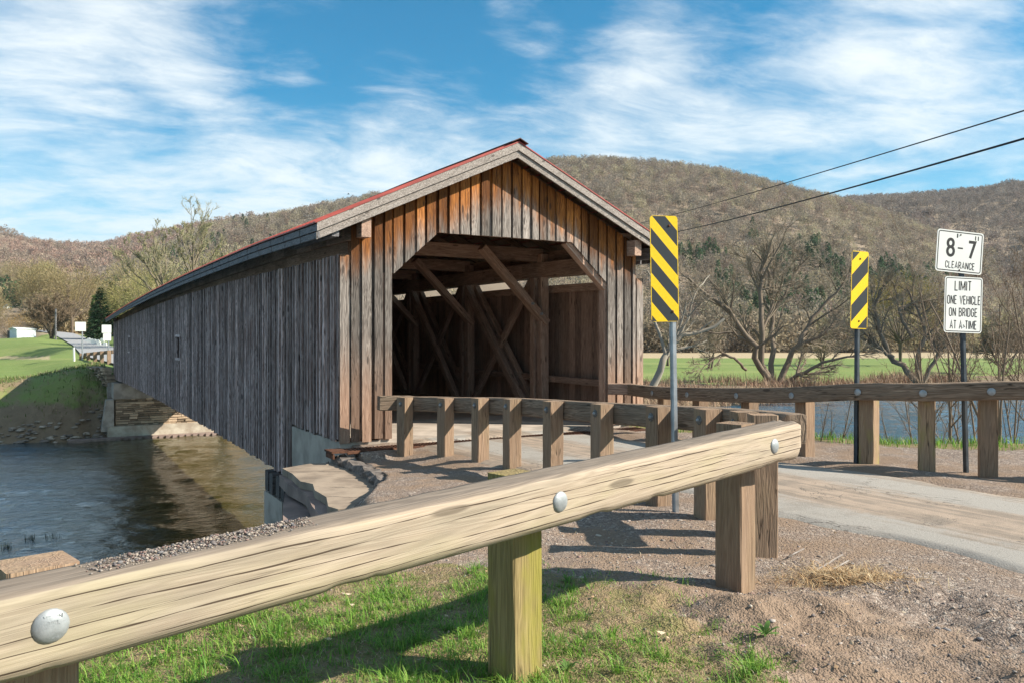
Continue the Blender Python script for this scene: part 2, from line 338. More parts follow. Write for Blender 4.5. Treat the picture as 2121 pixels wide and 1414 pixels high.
c = mix(nt, math_(nt, 'MULTIPLY', ckm, .75), c, (.09, .075, .065)); c = mix(nt, math_(nt, 'MULTIPLY', sstep(nt, noise(nt, pos, 1.4, 5, .65), .52, .62), .30), c, (.19, .165, .14))
setc(nt, b, c); bump(nt, b, math_(nt, 'ADD', fn, noise(nt, pos, 140, 2, .6)), 0.5, 0.012); MT['road'] = m
m, nt, b = new_mat('grey_far_road'); setc(nt, b, (0.30, 0.30, 0.30)); MT['farroad'] = m
# near ground: gravel, dirt, dry turf by mask (x grass, y bare soil)
m, nt, b = new_mat('gravel_and_soil'); pos = nd(nt, 'NewGeometry').outputs['Position']; g = nd(nt, 'SeparateXYZ', Vector=attr(nt, 'mask'))
vo = nd(nt, 'TexVoronoi', Vector=pos, Scale=84.0); vo2 = nd(nt, 'TexVoronoi', Vector=pos, Scale=36.0)
nb = noise(nt, pos, 1.7, 5, 0.6); nf = noise(nt, pos, 30, 5, 0.7)
vs_ = nd(nt, 'SeparateColor', Color=vo.outputs['Color']).outputs[0]; vs2 = nd(nt, 'SeparateColor', Color=vo2.outputs['Color']).outputs[0]
grav = mix(nt, vs_, (0.115, 0.085, 0.068), (0.35, 0.275, 0.225)); grav = mix(nt, math_(nt, 'MULTIPLY', sstep(nt, vs2, 0.80, 0.9), 0.7), grav, (0.45, 0.38, 0.32))
grav = mix(nt, math_(nt, 'MULTIPLY', sstep(nt, nf, 0.56, 0.66), 0.65), grav, (0.09, 0.078, 0.07))
soil = mix(nt, nf, (0.13, 0.09, 0.062), (0.37, 0.265, 0.19))
c = mix(nt, sstep(nt, math_(nt, 'ADD', nb, g.outputs[1]), 0.40, 0.66), grav, soil)
dry = mix(nt, noise(nt, pos, 45, 4, .7), (0.10, 0.072, 0.04), (0.40, 0.29, 0.175))
dry = mix(nt, math_(nt, 'MULTIPLY', sstep(nt, noise(nt, pos, 5, 4, .6), 0.42, 0.6), 0.5), dry, (0.16, 0.17, 0.05))
c = mix(nt, sstep(nt, math_(nt, 'ADD', g.outputs[0], math_(nt, 'MULTIPLY', math_(nt, 'SUBTRACT', nf, .5), .6)), 0.35, 0.65), c, dry)
setc(nt, b, c); h = math_(nt, 'ADD', math_(nt, 'MULTIPLY', vo.outputs['Distance'], -0.5), math_(nt, 'ADD', math_(nt, 'MULTIPLY', vo2.outputs['Distance'], -0.5), nf))
bump(nt, b, h, 0.75, 0.028); b.inputs['Roughness'].default_value = 0.95; MT['ground'] = m
# far bank: turf, stubble, soil
m, nt, b = new_mat('field_turf'); pos = nd(nt, 'NewGeometry').outputs['Position']; g = nd(nt, 'SeparateXYZ', Vector=attr(nt, 'mask'))
nf = noise(nt, pos, 1.2, 6, 0.7); nb = noise(nt, scl(nt, pos, (0.03, 0.07, .05)), 1.0, 4, 0.6)
turf = mix(nt, nf, (0.105, 0.15, 0.036), (0.205, 0.265, 0.075)); turf = mix(nt, math_(nt, 'MULTIPLY', sstep(nt, nb, 0.5, 0.65), 0.45), turf, (0.27, 0.28, 0.10))
tan = mix(nt, nf, (0.28, 0.21, 0.125), (0.50, 0.40, 0.25)); brush = mix(nt, nf, (0.10, 0.07, 0.045), (0.30, 0.22, 0.14))
c = mix(nt, sstep(nt, math_(nt, 'ADD', g.outputs[0], math_(nt, 'MULTIPLY', math_(nt, 'SUBTRACT', nf, .5), .7)), .35, .65), turf, tan)
c = mix(nt, sstep(nt, math_(nt, 'ADD', g.outputs[1], math_(nt, 'MULTIPLY', math_(nt, 'SUBTRACT', nf, .5), .7)), .35, .65), c, brush)
setc(nt, b, c); bump(nt, b, nf, 0.6, 0.15); MT['field'] = m
m, nt, b = new_mat('leaf_litter_hillside'); pos = nd(nt, 'NewGeometry').outputs['Position']
setc(nt, b, mix(nt, noise(nt, pos, 0.05, 6, .7), (0.14, 0.105, 0.075), (0.30, 0.235, 0.165))); MT['hill'] = m
# river
m, nt, b = new_mat('river_water'); pos = nd(nt, 'NewGeometry').outputs['Position']
rp = nt.nodes.new('ShaderNodeMapping'); nt.links.new(pos, rp.inputs[0]); rp.inputs['Rotation'].default_value = (0, 0, R(-30))
w1 = noise(nt, scl(nt, rp.outputs[0], (1.6, 3.2, 1)), 1.0, 5, 0.6, 0.8); w2 = noise(nt, scl(nt, rp.outputs[0], (4.0, 8.0, 1)), 1.0, 4, 0.6, 0.4); w3 = noise(nt, scl(nt, rp.outputs[0], (.12, .25, 1)), 1.0, 3, 0.5)
hh = math_(nt, 'ADD', w1, math_(nt, 'MULTIPLY', w2, 0.42))
bump(nt, b, hh, 0.8, 0.055); b.inputs['Roughness'].default_value = 0.06; b.inputs['IOR'].default_value = 1.42; b.inputs['Specular IOR Level'].default_value = 1.0
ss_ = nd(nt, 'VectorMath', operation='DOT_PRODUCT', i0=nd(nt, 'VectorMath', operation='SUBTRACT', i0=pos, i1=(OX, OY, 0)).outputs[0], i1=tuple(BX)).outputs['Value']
gold_mix = sstep(nt, math_(nt, 'ADD', math_(nt, 'ABSOLUTE', math_(nt, 'ADD', ss_, -1.5)), math_(nt, 'MULTIPLY', math_(nt, 'SUBTRACT', w3, .5), 8.0)), 11.0, 3.0)  # golden bed colour and sunlit look painted in near the bridge
setc(nt, b, mix(nt, gold_mix, (0.026, 0.088, 0.140), (0.060, 0.050, 0.014))); MT['water'] = m  # blue paints the sky's reflection into the body colour elsewhere
# signs: diagonal stripes on gc = (across, up)
def stripe_mat(name, sgn, off, per=.272, slope=1.13):
    m, nt, b = new_mat(name); s = nd(nt, 'SeparateXYZ', Vector=attr(nt, 'gc'))
    v = math_(nt, 'ADD', math_(nt, 'ADD', s.outputs[1], math_(nt, 'MULTIPLY', s.outputs[0], slope*sgn)), off+10*per)
    f = math_(nt, 'FRACT', math_(nt, 'DIVIDE', v, per)); k = sstep(nt, f, 0.535, 0.545); k2 = sstep(nt, f, 0.995, 0.99); k = math_(nt, 'MULTIPLY', k, k2)
    edge = math_(nt, 'MAXIMUM', sstep(nt, math_(nt, 'ABSOLUTE', s.outputs[0]), 0.132, 0.134), sstep(nt, math_(nt, 'ABSOLUTE', s.outputs[1]), 0.488, 0.490))
    k = math_(nt, 'MAXIMUM', k, edge)
    scr = noise(nt, scl(nt, attr(nt, 'gc'), (6, 40, 1)), 1.0, 6, .75, 1.5); scr2 = noise(nt, attr(nt, 'gc'), 45, 3, .7)
    bl = mix(nt, math_(nt, 'MAXIMUM', sstep(nt, scr, .70, .74), sstep(nt, scr2, .70, .73)), (0.028, 0.032, 0.036), (0.30, 0.28, 0.2))
    setc(nt, b, mix(nt, k, bl, mix(nt, sstep(nt, scr2, .3, .7), (0.80, 0.50, 0.005), (0.86, 0.56, 0.012)))); b.inputs['Roughness'].default_value = 0.42; b.inputs['Specular IOR Level'].default_value = 0.4
    return m
MT['stripeL'] = stripe_mat('yellow_black_stripes', 1, 0.1855); MT['stripeR'] = stripe_mat('yellow_black_stripes_mirrored', -1, 0.2815, .39, .98)
# ---------------------------------------------------------------- near ground
CREST = np.array([(-40, -30), (-14, -3), (-6, 1.4), (-3.0, 3.9), (-1.55, 5.7), (-1.2, 7.6), (-1.45, 8.5), (-2.0, 9.8), (-2.7, 11.4), (-2.95, 12.6), (-2.8, 13.5), (-1.04, 15.8), (1.8, 17.4), (4.3, 14.9), (6.2, 12.9), (9, 12.1), (14, 10.6), (26, 4.0), (60, -18), (140, -65)], float)
def crest_d(x, y):            # distance past the bank crest (positive on the river side)
    best = np.full(x.shape, 1e9); side = np.zeros(x.shape)
    for (ax, ay), (bx, by) in zip(CREST[:-1], CREST[1:]):
        dx, dy = bx-ax, by-ay; L2 = dx*dx+dy*dy
        k = np.clip(((x-ax)*dx+(y-ay)*dy)/L2, 0, 1); qx = x-ax-k*dx; qy = y-ay-k*dy; d = qx*qx+qy*qy
        cr = dx*(y-ay)-dy*(x-ax); upd = d < best - 1e-9
        best = np.where(upd, d, best); side = np.where(upd, cr, side)
    return np.sqrt(best)*np.sign(side)
WATER_Z = -4.8
def base_h(x, y):
    s, t = st(x, y)
    z = -0.09*smooth01((t+7)/6.0) + 0*x
    z = z - 0.10*smooth01((0.35-s)/0.9)*smooth01((t+4.5)/3.0)*smooth01((-.75-t)/.3)     # lower lot beside the left wing
    return z
def road_mask(x, y):
    s, t = st(x, y); return smooth01((s+0.1)/0.5)*smooth01((3.95-s)/0.5)*smooth01((2.0-t)/0.5)
def ground_h(x, y, rough=True):
    z = base_h(x, y); d = crest_d(x, y); rm = road_mask(x, y); s, t = st(x, y)
    if rough:
        amp = (1-rm)
        dirt = smooth01((x-0.15)/0.9)*smooth01((5.6-y)/0.9)
        z = z + amp*(fbm(x*1.3, y*1.3, 4, 3)*0.10 + fbm(x*9, y*9, 3, 9)*0.022) + dirt*amp*(0.05+fbm(x*2.1+3, y*2.1, 4, 21)*0.30+fbm(x*14, y*14, 3, 5)*0.05)
        z = z + 0.05*smooth01((s-3.4)/0.5)*smooth01((4.6-s)/0.5)       # gravel windrow beside the road
    dd = np.maximum(d, 0)*(1+3.0*smooth01((y-6.0)/1.6)*smooth01((1.5-x)/1.0)); z = z - np.where(dd < 3.0, 0.25*dd*dd*0.9, 2.02+(dd-3.0)*0.75); return np.maximum(z, -6.3)
def edges(lo, f0, f1, hi, step, cs):
    mid = np.arange(f0, f1+1e-6, step)
    def out(a, b, st0):
        r = []; s_ = st0; p = a
        while p < b: s_ = min(s_*1.25, cs); p += s_; r.append(p)
        return r
    l = [f0-q for q in out(0, f0-lo, step)]; h = [f1+q for q in out(0, hi-f1, step)]
    return np.array(l[::-1]+list(mid)+h)
gx = edges(-26, -2.6, 5.2, 70, 0.032, 1.5); gy = edges(-30, 2.0, 8.4, 26, 0.032, 1.0)
gx = np.concatenate([gx[gx < -5.0], np.arange(-5.0, -2.6, .07), gx[(gx >= -2.6) & (gx <= 5.2)], np.arange(5.3, 9, .1), gx[gx > 9]]); gy = np.concatenate([gy[gy <= 8.4], np.arange(8.45, 16.5, .07), np.arange(16.6, 26, .4)])
GX, GY = np.meshgrid(gx, gy); GZ = ground_h(GX, GY)
S_, T_ = st(GX, GY)
# sink the sheet where the abutment and wing stand
GZ = np.where((S_ > -0.8) & (S_ < 5.3) & (T_ > 0.05), np.minimum(GZ, -1.4), GZ)
SLABP = [(-3.90, 12.5), (-3.0, 13.6), (-2.62, 13.1), (-2.15, 11.85), (-1.62, 10.4), (-1.55, 8.6), (-2.35, 8.6), (-3.30, 10.9)]
def in_poly(x, y, P):
    r = np.zeros(x.shape, bool)
    for (x0, y0), (x1, y1) in zip(P, P[1:]+P[:1]): r ^= ((y0 > y) != (y1 > y)) & (x < (x1-x0)*(y-y0)/((y1-y0) or 1e-9)+x0)
    return r
GZ = np.where(in_poly(GX, GY, SLABP), np.minimum(GZ, -.50), GZ)
def grass_mask(x, y):
    lim = 0.55 + 0.62*(y-2.4) - 0.0*y                      # grass lies left of a slanting edge
    g = smooth01((1.28-0.10*(y-3.5)-x+fbm(x*1.5, y*1.5, 3, 4)*1.2)/0.55)*smooth01((6.0-0.18*(x+1)+fbm(x*2, y*2, 3, 8)*0.9-y)/0.4)
    g = g*smooth01((y-1.5)/0.3) + smooth01((-1.35-x)/0.4)*smooth01((7.4-y)/0.8)
    d = crest_d(x, y); s, t = st(x, y)
    g = np.maximum(g, smooth01((d+0.9)/0.5)*(s > 4.0)); g = np.maximum(g, smooth01((d-0.2)/0.5)*(s < 0))
    return np.clip(g, 0, 1)
gm = grass_mask(GX, GY); soil = smooth01((GX-0.2)/1.0)*smooth01((5.2-GY)/1.5)*0.05 + fbm(GX*0.8, GY*0.8, 3, 31)*0.5 + 0.02
soil = np.where(GY > 5.2, soil-0.02, soil)
def grid_faces(ny, nx):
    i = np.arange(ny-1)[:, None]*nx + np.arange(nx-1)[None]; i = i.ravel(); return np.stack([i, i+1, i+nx+1, i+nx], 1)
tag(np_mesh('ground', np.stack([GX, GY, GZ], -1).reshape(-1, 3), [grid_faces(*GX.shape)], MT['ground'], smooth=True,
        mask=np.stack([gm, soil, gm*0], -1).reshape(-1, 3)), kind='structure')
# road sheet along the bridge axis
rs = np.arange(0.22, 3.62, 0.12); rt = np.arange(-45, 0.40, 0.09); RS, RT = np.meshgrid(rs, rt)
wob = fbm(RT*0.9, RT*0+3, 3, 2)*0.5 + fbm(RT*3.1, RT*0+7, 3, 5)*0.25
edge = (RS-1.92)/1.70; RS2 = RS + wob*np.abs(edge)**4
RS2 = 3.62-(3.62-RS2)*(1-.17*smooth01((-3.2-RT)/2.5)); RX = OX + BX.x*RS2 + AX.x*RT; RY = OY + BX.y*RS2 + AX.y*RT
crown = 0.022 + 0.035*(1-edge**2) - 0.02*(np.abs(edge) > .97)
RZ = ground_h(RX, RY, False) + crown
RZ = np.where(np.abs(edge) > 0.97, base_h(RX, RY)-0.03, RZ); RZ = np.where((RT < -.36) & (RT > -.74), np.minimum(RZ, -.135), RZ)
tag(np_mesh('road', np.stack([RX, RY, RZ], -1).reshape(-1, 3), [grid_faces(*RX.shape)], MT['road'], smooth=True, st=np.stack([RS2, RT, RS*0], -1).reshape(-1, 3)), kind='structure')

# ---------------------------------------------------------------- far terrain
CT = [(185, 130, 709), (200, 120, 712), (215, 120, 711), (230, 140, 699), (250, 150, 696), (190, 160, 694), (210, 160, 692), (232, 110, 716), (0, 64, 783), (100, 64, 780), (0, 110, 757), (-400, 64, 785), (-400, 110, 757), (80, 110, 752), (0, 230, 722), (100, 230, 720), (-400, 230, 722),
      (225, 62, 757), (236, 58, 757), (215, 89, 737), (190, 130, 716), (150, 180, 701), (130, 220, 691), (200, 140, 704), (225, 170, 692), (300, 170, 690), (260, 110, 725),
      (0, 320, 712), (250, 300, 690), (120, 300, 690), (-400, 320, 712), (500, 70, 800), (500, 200, 740), (800, 80, 800), (800, 200, 742),
      (1340, 88, 800), (1700, 92, 798), (2121, 100, 792), (2700, 120, 780), (1340, 150, 757), (1700, 150, 757), (2121, 150, 757), (2700, 170, 755),
      (1340, 280, 731), (1700, 280, 731), (2200, 280, 731), (2800, 280, 731), (1100, 330, 722), (1700, 360, 722), (2400, 360, 722)]
cu = np.array([(p-1060.5)/1666 for p, Y, y in CT]); cv = np.log(np.array([Y for p, Y, y in CT], float)); czv = np.array([CAMZ-(y-707)/1666.0*Y for p, Y, y in CT])
def land(x, y):
    u = x/y; v = np.log(y); num = 0; den = 0
    for a, b_, z in zip(cu, cv, czv):
        k = 1.0/(((u-a)/0.30)**2*2.2 + ((v-b_)/0.55)**2*2.2 + 0.012)**1.9; num = num + k*z; den = den + k
    return num/den
def bank_t(s): return 45.6 + np.sin(s*0.05)*0.8 + fbm(s*0.12, s*0+2, 3, 6)*3.0*(np.abs(s-2.2) > 5)
ROADP = np.array([(-24.6, 57.0, -0.22), (-32.5, 70.6, -0.25), (-44.6, 89, 0.0), (-68, 130, 0.9), (-98, 180, 2.25), (-123, 220, 3.75), (-170, 280, 6)])
def far_h(x, y):
    s, t = st(x, y); q = t - bank_t(s); L = land(x, y)
    # causeway of the road leaving the far portal
    best = np.full(x.shape, 1e9); rz = np.zeros(x.shape)
    for (ax, ay, az), (bx_, by_, bz) in zip(ROADP[:-1], ROADP[1:]):
        dx, dy = bx_-ax, by_-ay; k = np.clip(((x-ax)*dx+(y-ay)*dy)/(dx*dx+dy*dy), 0, 1); d = np.hypot(x-ax-k*dx, y-ay-k*dy)
        rz = np.where(d < best, az+(bz-az)*k, rz); best = np.minimum(best, d)
    f = smooth01(1-(best-2.9)/6.0); L = L + (rz-0.06-L)*f
    nearb = smooth01(1-np.abs(s-2.2)/9.0)
    ramp_ = np.where(s < 2.2, 9.0-2.0*nearb, 3.5)
    z = -6.2 + (L+6.2)*smooth01((q+1.6)/ramp_*0.9)
    z = z + fbm(x*0.5, y*0.5, 3, 12)*0.55*smooth01((q+2)/3)*smooth01((30-q)/20)*(best > 3.2)
    return z
fu = np.linspace(-1.6, 1.7, 420); fY = np.exp(np.linspace(math.log(26), math.log(420), 300))
FU, FYY = np.meshgrid(fu, fY); FX = FU*FYY; FZ = far_h(FX, FYY); FS, FT = st(FX, FYY); FQ = FT-bank_t(FS)
FZ = np.where((FS > -1.0) & (FS < 5.6) & (FQ < 2.8), -6.2, FZ)
pyc = 707 + (CAMZ-FZ)/FYY*1666; pxc = 1060.5 + FU*1666
tanm = ((pyc > 722.5) & (pyc < 741) & (pxc > 1250))*1.0; tanm = np.maximum(tanm, smooth01((FYY-205)/15)*(pxc < 400)*0.9)
tanm = np.maximum(tanm, (np.abs(pyc-739.5) < 5)*(pxc < 110)*0.55)
brm = np.clip(smooth01((5.5-FQ+fbm(FX*.4, FYY*.4, 4, 77)*7)/2.5)*(FS < 6), 0, 1)*(1-0.62*smooth01((FZ+3.4)/1.2)); brm = np.maximum(brm, smooth01((10.0-FQ+fbm(FX*.12, FYY*.12, 4, 3)*16)/4.0)*(FS > 6))
brm = np.maximum(brm, smooth01((FYY-270)/30)); brm = np.maximum(brm, .62*smooth01((11-FQ)/4)*(FS < -1)*(fbm(FX*.35, FYY*.35, 4, 51)+.72))
tag(np_mesh('far_bank', np.stack([FX, FYY, FZ], -1).reshape(-1, 3), [grid_faces(*FX.shape)], MT['field'], smooth=True, mask=np.stack([tanm, brm, brm*0], -1).reshape(-1, 3)), kind='structure')
# far road ribbon
rp = []
for (a, b_) in zip(ROADP[:-1], ROADP[1:]):
    for k in np.linspace(0, 1, 12, endpoint=False): rp.append(a+(b_-a)*k)
rp = np.array(rp); tg = np.gradient(rp[:, :2], axis=0); tg /= np.linalg.norm(tg, axis=1)[:, None]; nn = np.stack([-tg[:, 1], tg[:, 0]], 1)
ws = np.linspace(-2.6, 2.6, 5); V = np.stack([np.stack([rp[:, 0]+nn[:, 0]*k, rp[:, 1]+nn[:, 1]*k, far_h(rp[:, 0]+nn[:, 0]*k, rp[:, 1]+nn[:, 1]*k)*0+rp[:, 2]+0.10], -1) for k in ws], 1).reshape(-1, 3)
tag(np_mesh('far_road', V, [grid_faces(len(rp), 5)], MT['farroad'], smooth=True), kind='structure')
# hills
def hill(name, prof, Y0, Yr, Y1, z0, umin, umax, bumpz, seed, nu=160, nY=60, power=1.0):
    pu = np.array([(p-1060.5)/1666 for p, y in prof]); pe = np.array([(707-y)/1666.0 for p, y in prof])
    def H(u, Y):
        zr = CAMZ + np.interp(u, pu, pe)*Yr; k = np.clip((Y-Y0)/(Yr-Y0), 0, 1)
        k = 0.55*k**power + 0.45*smooth01(k); z = z0 + (zr-z0)*k; z = z - np.maximum(Y-Yr, 0)*0.30
        return z + fbm(u*Y*0.006, Y*0.006, 4, seed)*bumpz*np.minimum(k*3, 1)*(1-0.75*smooth01((k-.8)/.2))
    U, YY = np.meshgrid(np.linspace(umin, umax, nu), np.linspace(Y0, Y1, nY))
    o = np_mesh(name, np.stack([U*YY, YY, H(U, YY)], -1).reshape(-1, 3), [grid_faces(nY, nu)], MT['hill'], smooth=True); tag(o, kind='structure'); return H
TH = 6   # crowns stand above the ground line
HB = hill('hill', [(-100, 640), (150, 600), (300, 545), (430, 484), (480, 472), (560, 460), (735, 430), (950, 384), (1165, 345), (1300, 344), (1420, 354), (1500, 367), (1600, 394), (1700, 418), (1800, 446), (2000, 520), (2300, 640)], 330, 1000, 1250, -1.5, -0.75, 0.75, 26, 1)
HC = hill('hill', [(1300, 520), (1600, 455), (1700, 430), (1760, 420), (1860, 415), (1950, 408), (2050, 399), (2121, 390), (2300, 368), (2600, 350), (3000, 380)], 420, 1600, 1900, -1.5, 0.10, 1.3, 50, 2)
HA = hill('hill', [(-700, 470), (-300, 476), (0, 497), (60, 508), (120, 516), (180, 518), (240, 514), (300, 500), (360, 492), (430, 480), (520, 470), (640, 480), (760, 560)], 420, 1900, 2200, 5, -1.1, -0.18, 60, 3)
HD = hill('hill', [(-900, 590), (-400, 600), (0, 610), (100, 618), (200, 618), (300, 606), (450, 590), (600, 590), (750, 640)], 270, 720, 900, 2, -1.25, -0.18, 14, 4)
# water: a real rippled surface between the banks, plain sheets beyond
def water_patch(s0, s1, t0, t1, st_, amp):
    WS, WT = np.meshgrid(np.arange(s0, s1+st_*.5, st_), np.arange(t0, t1+st_*.5, st_)); X = OX+BX.x*WS+AX.x*WT; Y = OY+BX.y*WS+AX.y*WT; Z = X*0+WATER_Z
    if amp:
        wx = X+fbm(X*.25, Y*.25, 3, 71)*3; wy = Y+fbm(X*.25+9, Y*.25, 3, 72)*3; env = .45+1.3*np.clip(fbm(X*.07, Y*.07, 3, 73)+.35, 0, 1)
        r = fbm(wx*.55, wy*.95, 2, 74)*.12+fbm(wx*1.5+wy*.3, wy*2.2, 3, 75)*.085; e_ = np.minimum.reduce([WS-s0, s1-WS, WT-t0, t1-WT]); Z = Z+r*env*amp*smooth01(e_/1.0)
    return np.stack([X, Y, Z], -1).reshape(-1, 3), grid_faces(*WS.shape)
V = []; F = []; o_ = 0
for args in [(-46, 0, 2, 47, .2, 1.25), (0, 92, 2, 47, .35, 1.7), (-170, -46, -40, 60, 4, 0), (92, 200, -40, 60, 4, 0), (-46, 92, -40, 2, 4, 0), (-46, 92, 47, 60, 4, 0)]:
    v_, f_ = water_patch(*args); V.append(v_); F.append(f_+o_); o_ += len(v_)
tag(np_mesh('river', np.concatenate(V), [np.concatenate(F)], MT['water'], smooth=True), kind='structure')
# ---------------------------------------------------------------- covered bridge
LB = 50.0; SL, SR, SC = -0.88, 5.37, 2.245; OV = 0.38
TAN = 0.464
def itab(tab):
    xs = np.array([a for a, b in tab]); ys = np.array([b for a, b in tab])
    fine = np.linspace(xs[0], xs[-1], 400); v = np.interp(fine, xs, ys); k = np.ones(41)/41
    v2 = np.convolve(np.pad(v, 20, 'edge'), k, 'valid'); return lambda t: float(np.interp(t, fine, v2))
eave_z = itab([(-OV-.2, 3.42), (2.6, 3.53), (8, 3.575), (14, 3.60), (22, 3.58), (31, 3.50), (41, 3.36), (52, 3.16)])
wall_top = itab([(0, 3.0), (5, 3.09), (10, 3.15), (16, 3.19), (24, 3.17), (32, 3.11), (41, 3.02), (52, 2.9)])
wall_bot = itab([(-2, -1.10), (3, -1.07), (6.8, -1.02), (11.3, -0.94), (18, -0.91), (26, -0.87), (37, -0.87), (52, -1.02)])
SE = 3.62           # half width of the roof at the eaves
br = empty('covered_bridge', bp(SC, 0, 0), 'long weathered covered timber bridge with a red metal roof over the river', 'bridge')
def rake_z(s): return eave_z(-OV) - 0.235 + (SE-abs(s-SC))*TAN      # underside of the rake boards at the portal
gz = lambda p: (p.z, p.x*0.8652+p.y*0.5015, p.x*-0.5+p.y*0.86)
# portal siding: raised boards over a recessed layer
def open_top(s):     # top edge of the opening (None where wall reaches the ground)
    if s <= 0 or s >= 4.49: return None
    return min(2.70+s*0.777/0.86, 3.475, 2.70+(4.49-s)*0.777/0.86)
def board(mb, s0, s1, t0, th, ztop=None, zbot=None, drop=0.0):
    brk = sorted({s0, s1} | {q for q in (0.86, 3.63, SC) if s0 < q < s1})
    top = []; bot = []
    for q in brk:
        top.append((q, (rake_z(q) if ztop is None else ztop)))
        mid = (s0+s1)/2
        if zbot is not None: zb = zbot
        else:
            ob = open_top(min(max(q, 0.001), 4.489)) if 0 <= mid <= 4.49 else None
            zb = (-0.02 + drop) if ob is None else ob + drop*0.3
        bot.append((q, zb))
    poly = [bp(a, t0, z) for a, z in bot] + [bp(a, t0, z) for a, z in top[::-1]]
    wf = lambda p: (rake_z(SC+((p.x-OX)*BX.x+(p.y-OY)*BX.y-SC))-p.z)
    mb.extr(poly, AX*th, gz, None, wf)
mb = MB(); s = -0.705; rb = random.Random(3); cuts = []
while s < 5.16:
    w_ = rb.uniform(0.125, 0.180); e = min(s+w_, 5.16)
    for q in (0.0, 4.49):
        if s < q < e: e = q if q-s > 0.05 else e
    for lo, hi in [(s, e)]:
        if lo < 0.0 < hi or lo < 4.49 < hi:
            pass
        board(mb, lo, hi, -0.028-rb.uniform(0, .006), 0.026, drop=rb.uniform(-.025, .02))
    gap = rb.uniform(0.028, 0.062); cuts.append((e-0.03, min(e+gap+0.03, 5.16))); s = e+gap
    if -0.04 < s < 0.0: s = 0.0
mb2 = MB()
for a, b_ in cuts: 
    if b_ > a+.04: board(mb2, max(a, -.705), b_, 0.022, 0.022, drop=0.02)
o = mb.build('portal_siding', MT['gable'], br); o['label'] = 'upright boards, orange under the eaves and grey below'
mb2.build('backing_boards', MT['gable'], br)
# corner boards of the side walls facing the road
for a, b_, zt_ in ((SL-.005, SL+.165, 3.0), (5.21, 5.37, 2.86)): mb = MB(); board(mb, a, b_, -0.01, 0.05, ztop=zt_, zbot=-.05); mb.build('corner_board', MT['gable'], br)
# side siding: boards and battens, with two window openings on the left
def side(name, sgn, s0, wins):
    mb = MB(); t = 0.06; r = random.Random(11 if sgn < 0 else 12)
    while t < LB:
        wd = r.uniform(0.17, 0.23); e = min(t+wd, LB); mid = (t+e)/2
        zt = wall_top(mid)-(.2 if sgn > 0 else 0)+r.uniform(-.012, .012); zb = (-0.02 if mid < 2.95 else wall_bot(mid)) + r.uniform(-.03, .03)
        parts = [(zb, zt)]
        for (wt, wz0, wz1, ww) in wins:
            if abs(mid-wt) < ww/2: parts = [(zb, wz0), (wz1, zt)]
        raised = r.uniform(.028, .048)
        for (z0, z1) in parts:
            mb.extr([bp(s0, t, z0), bp(s0, e-0.008, z0), bp(s0, e-0.008, z1), bp(s0, t, z1)], BX*sgn*0.022, gz, r.uniform(-.15, .45))
            bw = r.uniform(.045, .07); c = t
            sq = s0 + sgn*0.0225
            mb.extr([bp(sq, c-bw/2, z0+.01), bp(sq, c+bw/2, z0+.01), bp(sq, c+bw/2, z1-.008), bp(sq, c-bw/2, z1-.008)], BX*sgn*raised, gz, r.choice((r.uniform(.3, 1.0), r.uniform(.9, 1.9))))
        t = e
    return mb.build(name, MT['side'], br)
WINS = [(18.1, 1.02, 1.76, 1.05), (37.4, 1.04, 1.84, 1.1)]
side('side_siding', -1, SL+.03, WINS); side('side_siding', 1, SR-.03, [])
for (wt, z0, z1, ww) in WINS:
    mb = MB()
    for zz_ in (z0-.04, z1+.04): mb.beam(bp(SL-.03, wt-ww/2-.06, zz_), bp(SL-.03, wt+ww/2+.06, zz_), .09, .09, tone=1.5)
    for q in (-1, 1): mb.beam(bp(SL-.03, wt+q*(ww/2+.03), z0), bp(SL-.03, wt+q*(ww/2+.03), z1), .09, .07, up=AX, tone=1.0)
    mb.build('window_frame', MT['side'], br)
# far portal siding
mb = MB(); s = SL
while s < SR-.05:
    zb = 2.6 if 0 < s+.1 < 4.4 else -.2
    mb.extr([bp(s, LB, zb), bp(s+.2, LB, zb), bp(s+.2, LB, min(rake_z(s+.1), 9)-.25), bp(s, LB, rake_z(s+.1)-.25)], AX*.03, gz); s += .21
mb.build('far_portal_siding', MT['side'], br)
